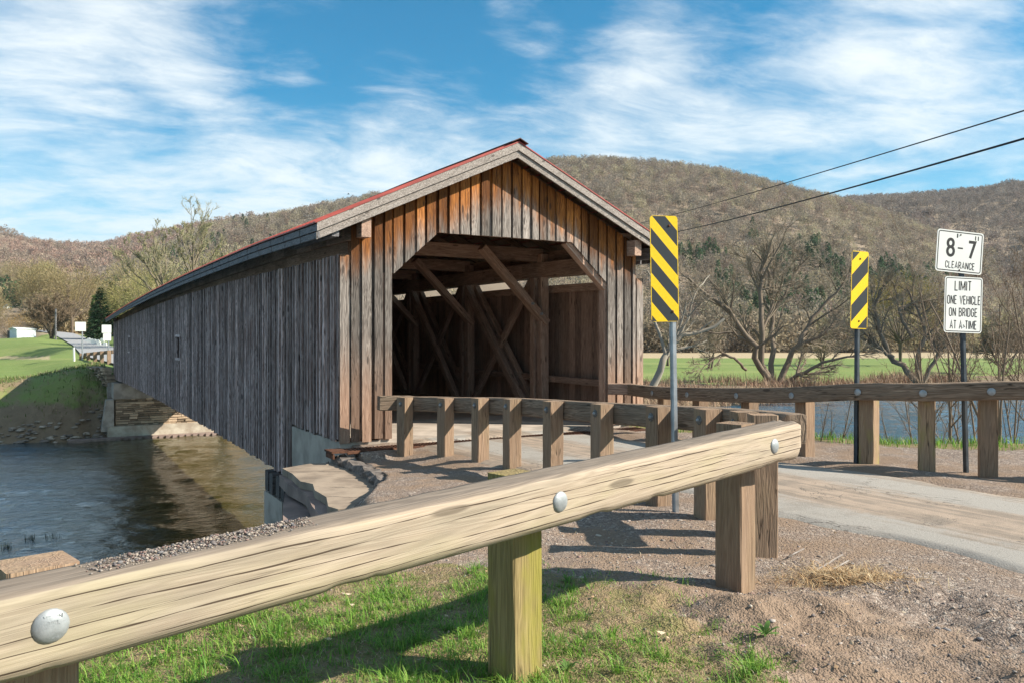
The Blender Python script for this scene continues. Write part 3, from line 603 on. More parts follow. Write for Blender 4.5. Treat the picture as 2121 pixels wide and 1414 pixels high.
# roof slopes (red metal, ribbed), sheathing, rafters
TS = list(np.arange(-OV-.03, LB+.5, 1.0)) + [LB+.5]
for sgn in (-1, 1):
    mb = MB()
    for a, b_ in zip(TS[:-1], TS[1:]):
        za, zb = eave_z(a), eave_z(b_); r0 = SC; e0 = SC+sgn*(SE+.03); h = (SE+.03)*TAN
        P = [bp(r0, a, za+h), bp(e0, a, za), bp(e0, b_, zb), bp(r0, b_, zb+h)]
        mb.extr(P, (0, 0, -0.022), gz, 0.5)
        for k in range(5):
            q = a + (b_-a)*(k+.5)/5; zq = eave_z(q)
            mb.extr([bp(r0, q, zq+h+.002), bp(e0, q, zq+.002), bp(e0, q+.03, zq+.002), bp(r0, q+.03, zq+h+.002)], (0, 0, .018), gz, 0.5)
    o = mb.build('roof', MT['red'], br)
    mb = MB(); r = random.Random(5)
    n_ = 14
    for k in range(n_):          # spaced sheathing along the bridge
        d0 = SE*(k+.06)/n_; d1 = SE*(k+.80)/n_
        for a, b_ in zip(TS[:-1:2], TS[2::2]):
            za, zb = eave_z(a)-.05, eave_z(b_)-.05
            mb.extr([bp(SC+sgn*(SE-d0), a+.03, za+d0*TAN), bp(SC+sgn*(SE-d0), b_+.02, zb+d0*TAN), bp(SC+sgn*(SE-d1), b_+.02, zb+d1*TAN), bp(SC+sgn*(SE-d1), a+.03, za+d1*TAN)], (0, 0, .022), lambda p: ((p.x*-.5+p.y*.86), p.x, p.z), r.uniform(0, 1))
    mb.build('roof_sheathing', MT['roofboard'], br)
    # two stacked rake boards, eave fascia boards
    for (dz, hh, tt_, nm) in ((-.080, .118, -OV, 'upper'), (-.212, .108, -OV+.030, 'lower')):
        mb = MB(); z0 = eave_z(-OV)
        pe = bp(SC+sgn*SE, tt_-.02, z0+dz); pr = bp(SC, tt_-.02, z0+dz+SE*TAN)
        hv = Vector((0, 0, hh/2*1.1))
        mb.extr([pe-hv, pr-hv, pr+hv, pe+hv], AX*.035, lambda p: (p.x*1.0+p.z*.3, p.z-p.x*.5, p.y), .8 if nm == 'upper' else .35)
        mb.build('rake_board', MT['rake'], br)
    for (dz, hh, off) in ((-.085, .105, .0), (-.20, .10, -.018)):
        mb = MB()
        for a, b_ in zip(TS[:-1], TS[1:]):
            sq = SC+sgn*(SE+off)
            mb.extr([bp(sq, a+.035, eave_z(a)+dz-hh/2), bp(sq, b_-.004, eave_z(b_)+dz-hh/2), bp(sq, b_-.004, eave_z(b_)+dz+hh/2), bp(sq, a+.035, eave_z(a)+dz+hh/2)], BX*-sgn*.03, lambda p: ((p.x*-.5+p.y*.86), p.z, p.x), r.uniform(.4, .9))
        mb.build('eave_fascia', MT['fascia'], br)
mb = MB()
for a, b_ in zip(TS[:-1], TS[1:]):
    for sgn in (-1, 1):
        za, zb = eave_z(a)+(SE+.03)*TAN+.03, eave_z(b_)+(SE+.03)*TAN+.03; b2 = b_; a2 = a-.04 if a == TS[0] else a
        mb.extr([bp(SC, a2, za+.006), bp(SC+sgn*.17, a2, za-.075), bp(SC+sgn*.17, b2, zb-.075), bp(SC, b2, zb+.006)], (0, 0, .014), gz, .5)
mb.build('ridge_cap', MT['ridgecap'], br)
for k in range(20):
    t = 0.25+k*0.92; z0 = eave_z(t)-.07
    mb = MB()
    for sgn in (-1, 1): mb.beam(bp(SC+sgn*(SE-.06), t, z0-.06), bp(SC, t, z0-.06+SE*TAN-.03), .07, .13)
    mb.build('rafter', MT['roofboard'], br)
# plates (top chords) and portal lookout ends
for sgn in (-1, 1):
    mb = MB(); sp = SC+sgn*2.78
    for a, b_ in zip(TS[:-1], TS[1:]): mb.beam(bp(sp, max(a, -.28), eave_z(a)-.02), bp(sp, min(b_, LB), eave_z(b_)-.02), .16, .30)
    mb.build('top_plate', MT['inner'], br)
    mb = MB(); mb.beam(bp(SC+sgn*3.30, -.30, 3.36), bp(SC+sgn*3.30, 2.2, 3.40), .12, .22); mb.build('outrigger', MT['fascia'], br)
# deck
mb = MB()
for a, b_ in zip([0]+TS[2:-1], TS[2:]):
    a = max(a, .30)
    mb.extr([bp(-.5, a, wall_bot(a)+.97), bp(5.0, a, wall_bot(a)+.97), bp(5.0, min(b_, LB), wall_bot(b_)+.97), bp(-.5, min(b_, LB), wall_bot(b_)+.97)], (0, 0, -.14), lambda p: (p.x, p.y, p.z))
mb.build('deck', MT['deck'], br)
for sgn in (-1, 1):
    mb = MB()
    for a, b_ in zip(TS[3:-1], TS[4:]): mb.beam(bp(SC+sgn*2.72, a, wall_bot(a)+.30), bp(SC+sgn*2.72, min(b_, LB), wall_bot(b_)+.30), .3, .34)
    mb.build('bottom_chord', MT['timber'], br)
mb = MB()
for k in range(28): t = 1.5+k*1.75; mb.beam(bp(SL+.15, t, wall_bot(t)+.62), bp(SR-.15, t, wall_bot(t)+.62), .2, .3)
mb.build('floor_beams', MT['timber'], br)
# inner lining of the portal frame
mb = MB(); mb.beam(bp(-.115, .12, -.1), bp(-.115, .12, 2.74), .2, .2, up=AX); mb.build('jamb', MT['inner'], br)
mb = MB(); mb.beam(bp(4.58, .14, -.1), bp(4.58, .14, 2.74), .26, .2, up=AX); mb.build('jamb', MT['inner'], br)
mb = MB(); mb.beam(bp(-.6, .12, 3.62), bp(5.1, .12, 3.62), .18, .24); mb.build('portal_lintel', MT['inner'], br)
mb = MB(); mb.beam(bp(-.20, .12, 2.66), bp(.80, .12, 3.62), .17, .14); mb.build('portal_brace', MT['inner'], br)
mb = MB(); mb.beam(bp(4.58, .12, 2.62), bp(3.60, .12, 3.52), .17, .20); mb.build('portal_brace', MT['inner'], br)
# trusses: paired posts, paired main braces, single counters, wall rail
PT = [3.0+3.66*k for k in range(0, 9)]
for sgn in (-1, 1):
    sw = SC+sgn*2.55
    for k, t in enumerate(PT):
        z0 = wall_bot(t)+.9; z1 = eave_z(t)+.05
        for dq in (-.13, .13):
            mb = MB(); mb.beam(bp(sw, t+(.16 if dq > 0 else -.16), z0), bp(sw, t+(.16 if dq > 0 else -.16), z1), .20, .19, up=AX, cham=.012); mb.build('truss_post', MT['inner'], br)
        if k < 8:
            t2 = PT[k+1]
            for dq in (-.17, .10):
                mb = MB(); mb.beam(bp(sw+dq*sgn*-1, t+.32, z0+.1), bp(sw+dq*sgn*-1, t2-.2, z1-.55), .15, .19, cham=.012); mb.build('truss_brace', MT['inner'], br)
            mb = MB(); mb.beam(bp(sw-.02, t2-.3, z0+.1), bp(sw-.02, t+.3, z1-.55), .11, .15); mb.build('counter_brace', MT['inner'], br)
    mb = MB()
    for a, b_ in zip(TS[1:34], TS[2:35]): mb.beam(bp(SC+sgn*2.88, a, eave_z(a)-.72), bp(SC+sgn*2.88, b_, eave_z(b_)-.72), .10, .17)
    mb.build('wall_nailer', MT['inner'], br)
    mb = MB()
    for a, b_ in zip(TS[1:34], TS[2:35]): mb.beam(bp(SC+sgn*2.80, a, wall_bot(a)+1.82), bp(SC+sgn*2.80, b_, wall_bot(b_)+1.82), .16, .14)
    mb.build('wall_rail', MT['inner'], br)
    mb = MB()
    for a, b_ in zip(TS[1:34], TS[2:35]): mb.beam(bp(SC+sgn*2.62, a, eave_z(a)-.30), bp(SC+sgn*2.62, b_, eave_z(b_)-.30), .36, .34)
    mb.build('top_chord', MT['inner'], br)
    # inside face boards, brown
    mb = MB(); r = random.Random(41+sgn); t = .2; sq = SC+sgn*3.055
    while t < 34:
        wd = r.uniform(.17, .25); zt = wall_top(t)-.02-(.2 if sgn > 0 else 0); zb = wall_bot(t)+.8
        zs = [(zb, zt)]
        if sgn < 0:
            for (wt, wz0, wz1, ww) in WINS:
                if abs(t+wd/2-wt) < ww/2+.02: zs = [(zb, wz0), (wz1, zt)]
        for z0_, z1_ in zs: mb.extr([bp(sq, t, z0_), bp(sq, t+wd-.006, z0_), bp(sq, t+wd-.006, z1_), bp(sq, t, z1_)], BX*sgn*.018, gz, r.uniform(0, 1))
        t += wd
    mb.build('inside_boards', MT['innerboard'], br)
for k, t in enumerate(PT[:8]):
    mb = MB(); z1 = eave_z(t); mb.beam(bp(SC-2.6, t, z1+.04), bp(SC+2.6, t, z1+.04), .20, .28); mb.build('tie_beam', MT['inner'], br)
    for sgn in (-1, 1):
        mb = MB(); mb.beam(bp(SC+sgn*2.60, t-.20, z1-1.50), bp(SC+sgn*.95, t-.20, z1+.12), .15, .24, up=AX); kb = mb.build('knee_brace', MT['inner'], br)
        if k == 0 and sgn > 0:
            mb = MB()
            for f in (.12, .26):
                p = bp(SC+2.60-1.65*f, t-.34, z1-1.50+1.62*f); mb = MB(); mb.beam(p-AX*.02, p+AX*.08, .06, .06, cham=.02); mb.build('brace_bolt', MT['bolt'], kb)
# rusted drain grate across the road before the portal
gr = empty('drain_grate', bp(1.9, -.55, -.09), 'rusted iron drain grate laid across the road before the portal', 'grate')
mb = MB()
zg = lambda s_: -.055 if s_ > .2 else -.095
mb.beam(bp(-1.0, -.72, -.105), bp(4.9, -.72, -.075), .025, .05); mb.beam(bp(-1.0, -.38, -.105), bp(4.9, -.38, -.075), .025, .05)
mb.build('edge_bar', MT['rust'], gr)
mb = MB()
for k in range(96): q = -.97+k*.061; z = -.10+.03*(q+1)/5.9; mb.beam(bp(q, -.71, z+.004), bp(q+.03, -.39, z+.004), .020, .04)
for dq in (-.61, -.5): mb.beam(bp(-1, dq, -.094), bp(4.9, dq, -.064), .02, .02)
mb.build('slats', MT['rust'], gr)
mb = MB(); mb.extr([bp(-1.25, -.36, -.10), bp(-1.25, -.74, -.10), bp(-1.0, -.74, -.10), bp(-1.0, -.36, -.10)], (0, 0, .03), gz); mb.beam(bp(-1.22, -.38, -.15), bp(-1.22, -.74, -.15), .03, .08); mb.build('catch_box', MT['rust'], gr)

# ---------------------------------------------------------------- near abutment and its broken wing
ab = empty('bridge_abutment', bp(SC, 1.2, -3), 'grey concrete abutment carrying the near end of the covered bridge', 'abutment')
def blk(mb, s0, s1, t0, t1, z0, z1, tone=.5): mb.extr([bp(s0, t0, z0), bp(s1, t0, z0), bp(s1, t1, z0), bp(s0, t1, z0)], (0, 0, z1-z0), gz, tone)
mb = MB(); blk(mb, SL+.005, SR, .02, 2.97, -6.2, -.035); mb.build('seat_wall', MT['concrete'], ab)
mb = MB(); blk(mb, SL+.02, SR, 2.98, 4.75, -6.2, -1.52); mb.build('bearing_shelf', MT['concrete'], ab)
mb = MB(); blk(mb, SL-.10, SL+.018, 3.3, 4.8, -6.2, -1.56); mb.build('buttress', MT['concrete'], ab)
for k in range(4):
    mb = MB(); mb.beam(bp(SL-.14+.02*(k%2), 3.12+k*.46, -1.30), bp(SR, 3.12+k*.46, -1.30), .26, .42, cham=.02); mb.build('bed_timber', MT['timber'], ab)
mb = MB()   # reddish wing wall running back to the bank
wp = [(-3.45, 12.3), (-2.78, 12.9), (-1.20, 10.6), (-1.45, 8.35), (-2.47, 8.7), (-3.02, 10.6)]
mb.extr([Vector((x, y, -6.2)) for x, y in wp], (0, 0, 5.62), lambda p: (p.x, p.y, p.z)); mb.build('wing_wall', MT['redconcrete'], ab)
# broken slab lying on the wing
sp_ = [(585, 968, 11.9), (640, 961, 12.35), (735, 949, 12.5), (768, 966, 11.85), (848, 1030, 9.75), (760, 1052, 9.1), (700, 1058, 9.0), (680, 1052, 9.15), (676, 1030, 9.7), (652, 1012, 10.15), (648, 998, 10.6), (622, 991, 10.8), (606, 978, 11.4)]
m_, nt_, b_m = new_mat('cracked_slab'); pos_ = nd(nt_, 'NewGeometry').outputs['Position']; nz_ = noise(nt_, pos_, 2.5, 5, .6)
sp3_ = nd(nt_, 'SeparateXYZ', Vector=pos_); xx_ = nd(nt_, 'CombineXYZ', X=sp3_.outputs[0]).outputs[0]; ck_ = None
for (y0_, am_, k_) in ((9.7, .5, 0), (10.35, .6, 3), (11.05, .45, 6), (11.6, .5, 9)):
    dl_ = math_(nt_, 'ABSOLUTE', math_(nt_, 'SUBTRACT', math_(nt_, 'SUBTRACT', sp3_.outputs[1], math_(nt_, 'MULTIPLY', math_(nt_, 'SUBTRACT', noise(nt_, scl(nt_, xx_, (2.2, 1, 1), (k_, 0, 0)), 1.0, 5, .6), .5), am_)), y0_))
    l_ = math_(nt_, 'MULTIPLY', sstep(nt_, dl_, .016, .005), sstep(nt_, noise(nt_, scl(nt_, xx_, (1.4, 1, 1), (k_+5, 2, 0)), 1.0, 2, .5), .40, .52)); ck_ = l_ if ck_ is None else math_(nt_, 'MAXIMUM', ck_, l_)
setc(nt_, b_m, mix(nt_, math_(nt_, 'MULTIPLY', ck_, .8), mix(nt_, sstep(nt_, nz_, .35, .65), (.205, .16, .122), (.315, .25, .19)), (.06, .05, .04))); bump(nt_, b_m, math_(nt_, 'SUBTRACT', nz_, ck_), .6, .02)
sl = empty('broken_slab', (-1.9, 10.5, -.4), 'cracked concrete slab with a ragged broken edge beside the portal', 'slab')
def slab(pts, dz, th, name, mat):
    mb = MB(); c = sum((Vector((at(*p).x, at(*p).y, 0)) for p in pts), Vector())/len(pts)
    top = [Vector((at(*p).x, at(*p).y, -.26+dz+.02*math.sin(i*2.1))) for i, p in enumerate(pts)]
    top = [Vector((p.x, p.y, -.27+dz)) for p in top]
    mb.extr(top, (0, 0, -th), lambda p: (p.x, p.y, p.z)); return mb.build(name, mat, sl)
slab(sp_, 0, .10, 'top_course', m_)
lower = [(571, 972, 11.85), (600, 990, 11.1), (625, 1012, 10.4), (648, 1040, 9.6), (668, 1066, 8.95), (700, 1066, 8.85), (760, 1060, 9.0), (850, 1034, 9.7), (735, 952, 12.4)]
slab([(p[0]+random.Random(i).uniform(-6, 10), p[1], p[2]+.1) for i, p in enumerate(lower)], -.104, .16, 'lower_course', MT['redconcrete'])
# raised lip of asphalt at the lot edge
mb = MB(); rr_ = random.Random(9); lip = [(-2.70, 12.5), (-2.35, 11.95), (-2.0, 11.3), (-1.72, 10.6), (-1.5, 9.9), (-1.42, 9.3), (-1.5, 8.7)]
for a, b_ in zip(lip[:-1], lip[1:]): mb.beam((a[0], a[1], -.27), (b_[0], b_[1], -.27), .26, .20, cham=.07, seg=6, jit=.028)
tag(mb.build('asphalt_edge', MT['lip']), 'broken dark asphalt lip at the edge of the gravel lot', 'asphalt edge')

# ---------------------------------------------------------------- far abutment of dry-laid stone
fa = empty('stone_abutment', bp(SC, 47.5, -4), 'dry laid brown stone abutment on a pale footing across the river', 'abutment')
TA = 46.7
mb = MB(); blk(mb, -1.05, 5.6, TA+.15, 53, -6, -2.2); mb.build('core', MT['stone'], fa)
mb = MB(); rs_ = random.Random(21); z = -4.0
while z < -2.22:
    h = rs_.uniform(.09, .2); q = -1.0
    while q < 5.5:
        L = rs_.uniform(.25, .95); d = rs_.uniform(0, .10); e_ = min(q+L, 5.55)
        p0 = bp((q+e_)/2, TA+.1-d/2, z+h/2)
        mb.beam(bp(q+.012, TA+.1-d/2, z+h/2), bp(e_-.012, TA+.1-d/2, z+h/2), .2+d, h-.022, cham=.03, tone=rs_.random()); q = e_
    z += h
mb.build('stonework', wood('stone_courses', (.22, .165, .115), (.58, .43, .30), tone=1.1, crack=0, knots=False, grain=.06), fa)
mb = MB(); blk(mb, -1.12, 5.7, TA-.12, 50, -2.2, -1.16); mb.build('bridge_seat', MT['concrete'], fa)
mb = MB(); blk(mb, -1.5, 5.8, TA-.45, 48, -6, -3.98); mb.build('footing', MT['paleconcrete'], fa)
mb = MB(); blk(mb, -3.8, 6.2, TA-1.15, TA-.46, -6, -4.66); 
for k in range(16): q = -1+k*.42; blk(mb, q, q+.22, TA-1.32, TA-1.15, -6, -4.66)
mb.build('apron', MT['redconcrete'], fa)
mb = MB(); mb.extr([bp(-1.1, TA-.3, -4.3), bp(-1.85, TA-.3, -4.3), bp(-1.55, TA-.1, -2.25), bp(-1.1, TA-.1, -2.25)], AX*1.2, gz); mb.build('wing_pier', MT['concrete'], fa)
mb = MB(); blk(mb, -1.35, -.86, 48.6, 50.4, -2.3, -1.2); mb.build('end_block', MT['concrete'], fa)
sr = MB(); z = -1.45
while z < -.26:
    h = rs_.uniform(.05, .13); q = 48.7
    while q < 53.6:
        L = rs_.uniform(.25, .8); o1 = rs_.uniform(-.14, .10); sr.beam(bp(-1.25-(q-48)*.16+o1-(.3+z)*.25, q, z+h/2), bp(-1.25-(q+L-.02-48)*.16+o1-(.3+z)*.25, q+L-.02, z+h/2+rs_.uniform(-.02, .02)), .55, h-.014, cham=.025, tone=rs_.random()); q += L
    z += h
tag(sr.build('stone_wall', bpy.data.materials['stone_courses']), 'low stacked flat stone wall at the far end of the bridge', 'wall')
# ---------------------------------------------------------------- guardrails
def dome(mb, c, n, r, h, tone=.5):
    n = Vector(n).normalized(); a = n.cross(Vector((0, 0, 1))).normalized(); b = a.cross(n)
    vs = []; fs = []; K = 20; rings = [(1.0, 0), (1.0, .10), (.93, .36), (.78, .62), (.55, .84), (.28, .96)]
    for (q, z) in rings:
        for k in range(K): th = 2*math.pi*k/K; vs.append(Vector(c)+a*(r*q*math.cos(th))+b*(r*q*math.sin(th))+n*(h*z))
    for i in range(len(rings)-1):
        for k in range(K): fs.append((i*K+k, i*K+(k+1) % K, (i+1)*K+(k+1) % K, (i+1)*K+k))
    vs.append(Vector(c)+n*h); m = len(vs)-1; fs += [((len(rings)-1)*K+k, (len(rings)-1)*K+(k+1) % K, m) for k in range(K)]
    mb.add(vs, fs, vs, tone); return mb
def text_mesh(txt, size, mat, parent, M, name='lettering', sx=1.0, ext=0.001, off=0.0, sp=1.0):
    cu_ = bpy.data.curves.new(name, 'FONT'); cu_.body = txt; cu_.size = size; cu_.align_x = 'CENTER'; cu_.align_y = 'CENTER'; cu_.extrude = ext; cu_.offset = off; cu_.resolution_u = 4; cu_.space_character = sp
    ob = bpy.data.objects.new(name, cu_); COL.objects.link(ob); dg = bpy.context.evaluated_depsgraph_get()
    me = bpy.data.meshes.new_from_object(ob.evaluated_get(dg)); bpy.data.objects.remove(ob); bpy.data.curves.remove(cu_)
    me.transform(M @ Matrix.Diagonal((sx, 1, 1, 1))); me.materials.clear(); me.materials.append(mat); me.name = name
    return link(name, me, parent)
def _oval(x0, x1, y0, y1, a0, a1, k=14): return [((x0+x1)/2+(x1-x0)/2*math.cos(R(a0+(a1-a0)*i/k)), (y0+y1)/2+(y1-y0)/2*math.sin(R(a0+(a1-a0)*i/k))) for i in range(k+1)]
def _stad(w, y0=0., y1=1., r=.3): return [(w, y1-r)]+_oval(0, w, y1-2*r, y1, 0, 180, 10)+_oval(0, w, y0, y0+2*r, 180, 360, 10)+[(w, y1-r)]
GL = {'L': (.5, [[(0, 1), (0, 0), (.5, 0)]]), 'I': (0, [[(0, 0), (0, 1)]]), 'M': (.8, [[(0, 0), (0, 1)], [(.02, 1), (.40, .12), (.78, 1)], [(.8, 1), (.8, 0)]]), 'T': (.56, [[(0, 1), (.56, 1)], [(.28, 1), (.28, 0)]]), 'O': (.52, [_stad(.52, r=.26)]),
      'N': (.58, [[(0, 0), (0, 1)], [(.03, 1), (.55, 0)], [(.58, 0), (.58, 1)]]), 'E': (.46, [[(.46, 1), (0, 1), (0, 0), (.46, 0)], [(0, .53), (.40, .53)]]), 'V': (.58, [[(0, 1), (.29, 0), (.58, 1)]]), 'H': (.54, [[(0, 0), (0, 1)], [(.54, 0), (.54, 1)], [(0, .52), (.54, .52)]]),
      'C': (.5, [[(.5, .70)]+_oval(0, .5, .5, 1, 20, 180, 8)+_oval(0, .5, 0, .5, 180, 340, 8)+[(.5, .30)]]), 'G': (.52, [[(.52, .72)]+_oval(0, .52, .48, 1, 20, 180, 8)+_oval(0, .52, 0, .52, 180, 360, 8)+[(.52, .48), (.30, .48)]]),
      'B': (.5, [[(0, .53), (0, 1), (.26, 1)]+_oval(.04, .48, .53, 1, 90, -90, 8)+[(.28, .53), (0, .53), (0, 0), (.28, 0)]+_oval(.04, .52, 0, .53, -90, 90, 8)]), 'R': (.52, [[(0, 0), (0, 1), (.26, 1)]+_oval(.04, .50, .48, 1, 90, -90, 8)+[(.26, .48), (0, .48)], [(.24, .48), (.52, 0)]]),
      'D': (.52, [[(0, 0), (0, 1), (.24, 1)]+_oval(-.04, .52, .44, 1, 90, 0, 6)+_oval(-.04, .52, 0, .56, 0, -90, 6)+[(.24, 0), (0, 0)]]), 'A': (.60, [[(0, 0), (.30, 1), (.60, 0)], [(.10, .30), (.50, .30)]]), '-': (.3, [[(0, .45), (.3, .45)]]), '7': (.5, [[(0, 1), (.5, 1), (.17, 0)]]),
      '8': (.52, [_stad(.46, .53, 1, .22), _stad(.52, 0, .53, .25)]), "'": (0, [[(0, .7), (0, 1)]]), '"': (.16, [[(0, .7), (0, 1)], [(.16, .7), (.16, 1)]]), ' ': (.22, [])}
def letters(txt, w, h, M_, parent, stroke=.13, gap=.30):
    x = 0; strokes = []
    for ch in txt:
        gw, ss_ = GL[ch]; strokes += [[(x+p[0], p[1]) for p in q] for q in ss_]; x += gw+gap
    x -= gap; fx = (w-stroke*h)/max(x, .01) if x > 0 else h; fy = h*(1-stroke); mb = MB(); hw = stroke*h/2
    for si, q in enumerate(strokes):
        P = [Vector(((p[0]-x/2)*fx, (p[1]-.5)*fy, 0)) for p in q]; P = [p for i, p in enumerate(P) if i == 0 or (p-P[i-1]).length > 1e-5]; vs = []; n = len(P); closed = (P[0]-P[-1]).length < 1e-4
        for i in range(n):
            d0 = (P[i]-P[i-1]).normalized() if i > 0 else ((P[0]-P[-2]).normalized() if closed else None); d1 = (P[i+1]-P[i]).normalized() if i < n-1 else ((P[1]-P[0]).normalized() if closed else None)
            d0 = d0 or d1; d1 = d1 or d0; m_ = (d0+d1); m_ = m_.normalized() if m_.length > .3 else d1; nn = Vector((-m_.y, m_.x, 0)); k = 1/max(.45, abs(m_.dot(d1))); p = P[i].copy()
            if not closed and len(q) == 2: p += (-d1 if i == 0 else d1)*0
            z = .0043+si*.00003; vs += [M_ @ Vector((p.x+nn.x*hw*k, p.y+nn.y*hw*k, z)), M_ @ Vector((p.x-nn.x*hw*k, p.y-nn.y*hw*k, z))]
        mb.add(vs, [(2*i, 2*i+1, 2*i+3, 2*i+2) for i in range(n-1)], vs, .5)
    return mb.build('lettering', MT['black'], parent)
def gz_at(x, y, rough=True): return float(ground_h(np.array([float(x)]), np.array([float(y)]), rough)[0])
def post(parent, x, y, ang, zt, w=.19, mat='postbrown', lean=0.0, d=None):
    zb = gz_at(x, y)-.25; mb = MB(); u = Vector((math.cos(ang), math.sin(ang), 0))
    mb.beam((x, y, zb), (x+lean, y, zt), w, d or w, up=u, cham=.008, seg=5, jit=.003)
    return mb.build('post', MT[mat], parent)
# foreground rail: straight heavy timber, posts behind it
D1 = Vector((0.7156, 0.6985, 0)); N1 = Vector((0.6985, -0.7156, 0))       # N1 faces the camera
P0 = Vector((-1.355, 2.13, 0)); slope1 = (1.066-0.919)/4.54
g1 = empty('timber_guardrail', P0, 'pale timber guardrail running across the foreground with rounded grey bolts', 'guardrail')
a0 = P0 - D1*1.0 - N1*.10; a1 = P0 + D1*4.56 - N1*.10
def rail_top(d): return .919+slope1*d
# rail mesh with worn top arris
def worn_rail(name, A, B, zA, zB, thick, height, mat, parent, seed, wear=.012, seg=260, chip_end=True):
    A = Vector(A); B = Vector(B); d = (B-A); L = d.length; d.normalize(); n = Vector((d.y, -d.x, 0))
    prof = []      # (offset along n from centre, z from top) ring round the section
    a = thick/2
    def lin(p, q, k): return [(p[0]+(q[0]-p[0])*i/k, p[1]+(q[1]-p[1])*i/k) for i in range(k)]
    prof = lin((a, -.012), (a, -height+.012), 9)+lin((a-.012, -height), (-a+.012, -height), 4)+lin((-a, -height+.012), (-a, -.012), 4)+lin((-a+.012, 0), (a-.012, 0), 9)
    K = len(prof); X = np.linspace(0, L, seg+1)
    XX = np.repeat(X, K); PN = np.tile(np.array([p[0] for p in prof]), seg+1); PZ = np.tile(np.array([p[1] for p in prof]), seg+1)
    nA = fbm(XX*1.7+seed, PZ*14+PN*14, 4, seed); nB = fbm(XX*7+seed, PZ*40+PN*40, 3, seed+3)
    arris = np.exp(-((PZ)**2+(PN-a)**2)/.022**2); arris2 = np.exp(-((PZ+height)**2+(PN-a)**2)/.016**2)
    wv_ = np.clip(fbm(XX*2.3+seed*2, XX*0, 4, seed+8)+.12, 0, 1)
    dn = nA*wear*.5 + nB*wear*.3 - arris*(.0005+wv_*.016*(1+nB)) - arris2*(.001+np.clip(fbm(XX*6, XX*0+4, 3, seed+5)-.08, 0, 1)*.09)
    dz = nA*wear*.35 - arris*(.001+wv_*.030) + arris2*np.clip(fbm(XX*6, XX*0+4, 3, seed+5)-.08, 0, 1)*.10 + np.where(PZ > -.02, nB*.006, 0)
    if chip_end:
        e_ = np.clip((XX-(L-.05))/.05, 0, 1); dz = dz + np.where(PZ < -height*.8, e_**2*.03, 0)+e_*nB*.02
    V = np.array(A)[None]*[1, 1, 0]+np.outer(XX, np.array(d))+np.outer(PN+dn*np.sign(PN), np.array(n)); V[:, 2] = zA+(zB-zA)*XX/L+PZ+dz
    i = np.arange(seg)[:, None]*K; k = np.arange(K)[None]; F = np.stack([i+k, i+(k+1) % K, i+K+(k+1) % K, i+K+k], -1).reshape(-1, 4)
    caps = [np.arange(K)[None, ::-1].copy(), (np.arange(K)+seg*K)[None]]
    gc = np.stack([XX+seed*3.1, PN+seed, PZ+2.7*seed], -1)
    o = np_mesh(name, V, [F]+caps, MT[mat], parent, smooth=False, gc=gc, tone=np.full(len(V), .6), wea=np.clip(1.0+PZ/.012, 0, 1)+np.clip(wv_-.2, 0, 1)*np.exp(PZ/.03)*.8); return o
worn_rail('rail', a0, a1, rail_top(-1.0), rail_top(4.56), .20, .232, 'rail', g1, 5)
import bmesh
for (px, py_, txt) in ((105, 1295, True), (1160, 1038, False), (1604, 923, False)):
    u = (px-1060.5)/1666; d = (P0.x-u*P0.y)/(u*D1.y-D1.x); p = P0+D1*d; z = CAMZ-(py_-707)/1666*p.y
    mb = MB(); dome(mb, (p.x, p.y, z), N1, .048, .017); o = mb.build('bolt_head', MT['bolt'], g1, smooth=True)
    if txt:
        up = Vector((0, 0, 1)); Mx = Matrix((( D1.x, 0, N1.x, p.x+N1.x*.0145), (D1.y, 0, N1.y, p.y+N1.y*.0145), (0, 1, 0, z), (0, 0, 0, 1)))
        for (t_, dy, s_, o_) in (('VIRGIN', .026, .015, -.004), ('307L', .011, .016, -.0005), ('PEG', -.027, .015, -.004)):
            text_mesh(t_, s_, MT['bolt'], o, Mx @ Matrix.Translation((.004, dy, o_)), 'embossed_marking', ext=.0025)
ang1 = math.atan2(D1.y, D1.x)
for (px, dz, mat) in ((74, .006, 'postbrown'), (1066, -.022, 'mossypost'), (1523, .008, 'postbrown')):
    u = (px-1060.5)/1666; nn_ = -N1; c0 = P0 - N1*.30; d = (c0.x-u*c0.y)/(u*D1.y-D1.x); p = c0+D1*d
    post(g1, p.x, p.y, ang1, rail_top(d)+dz, .19, mat)
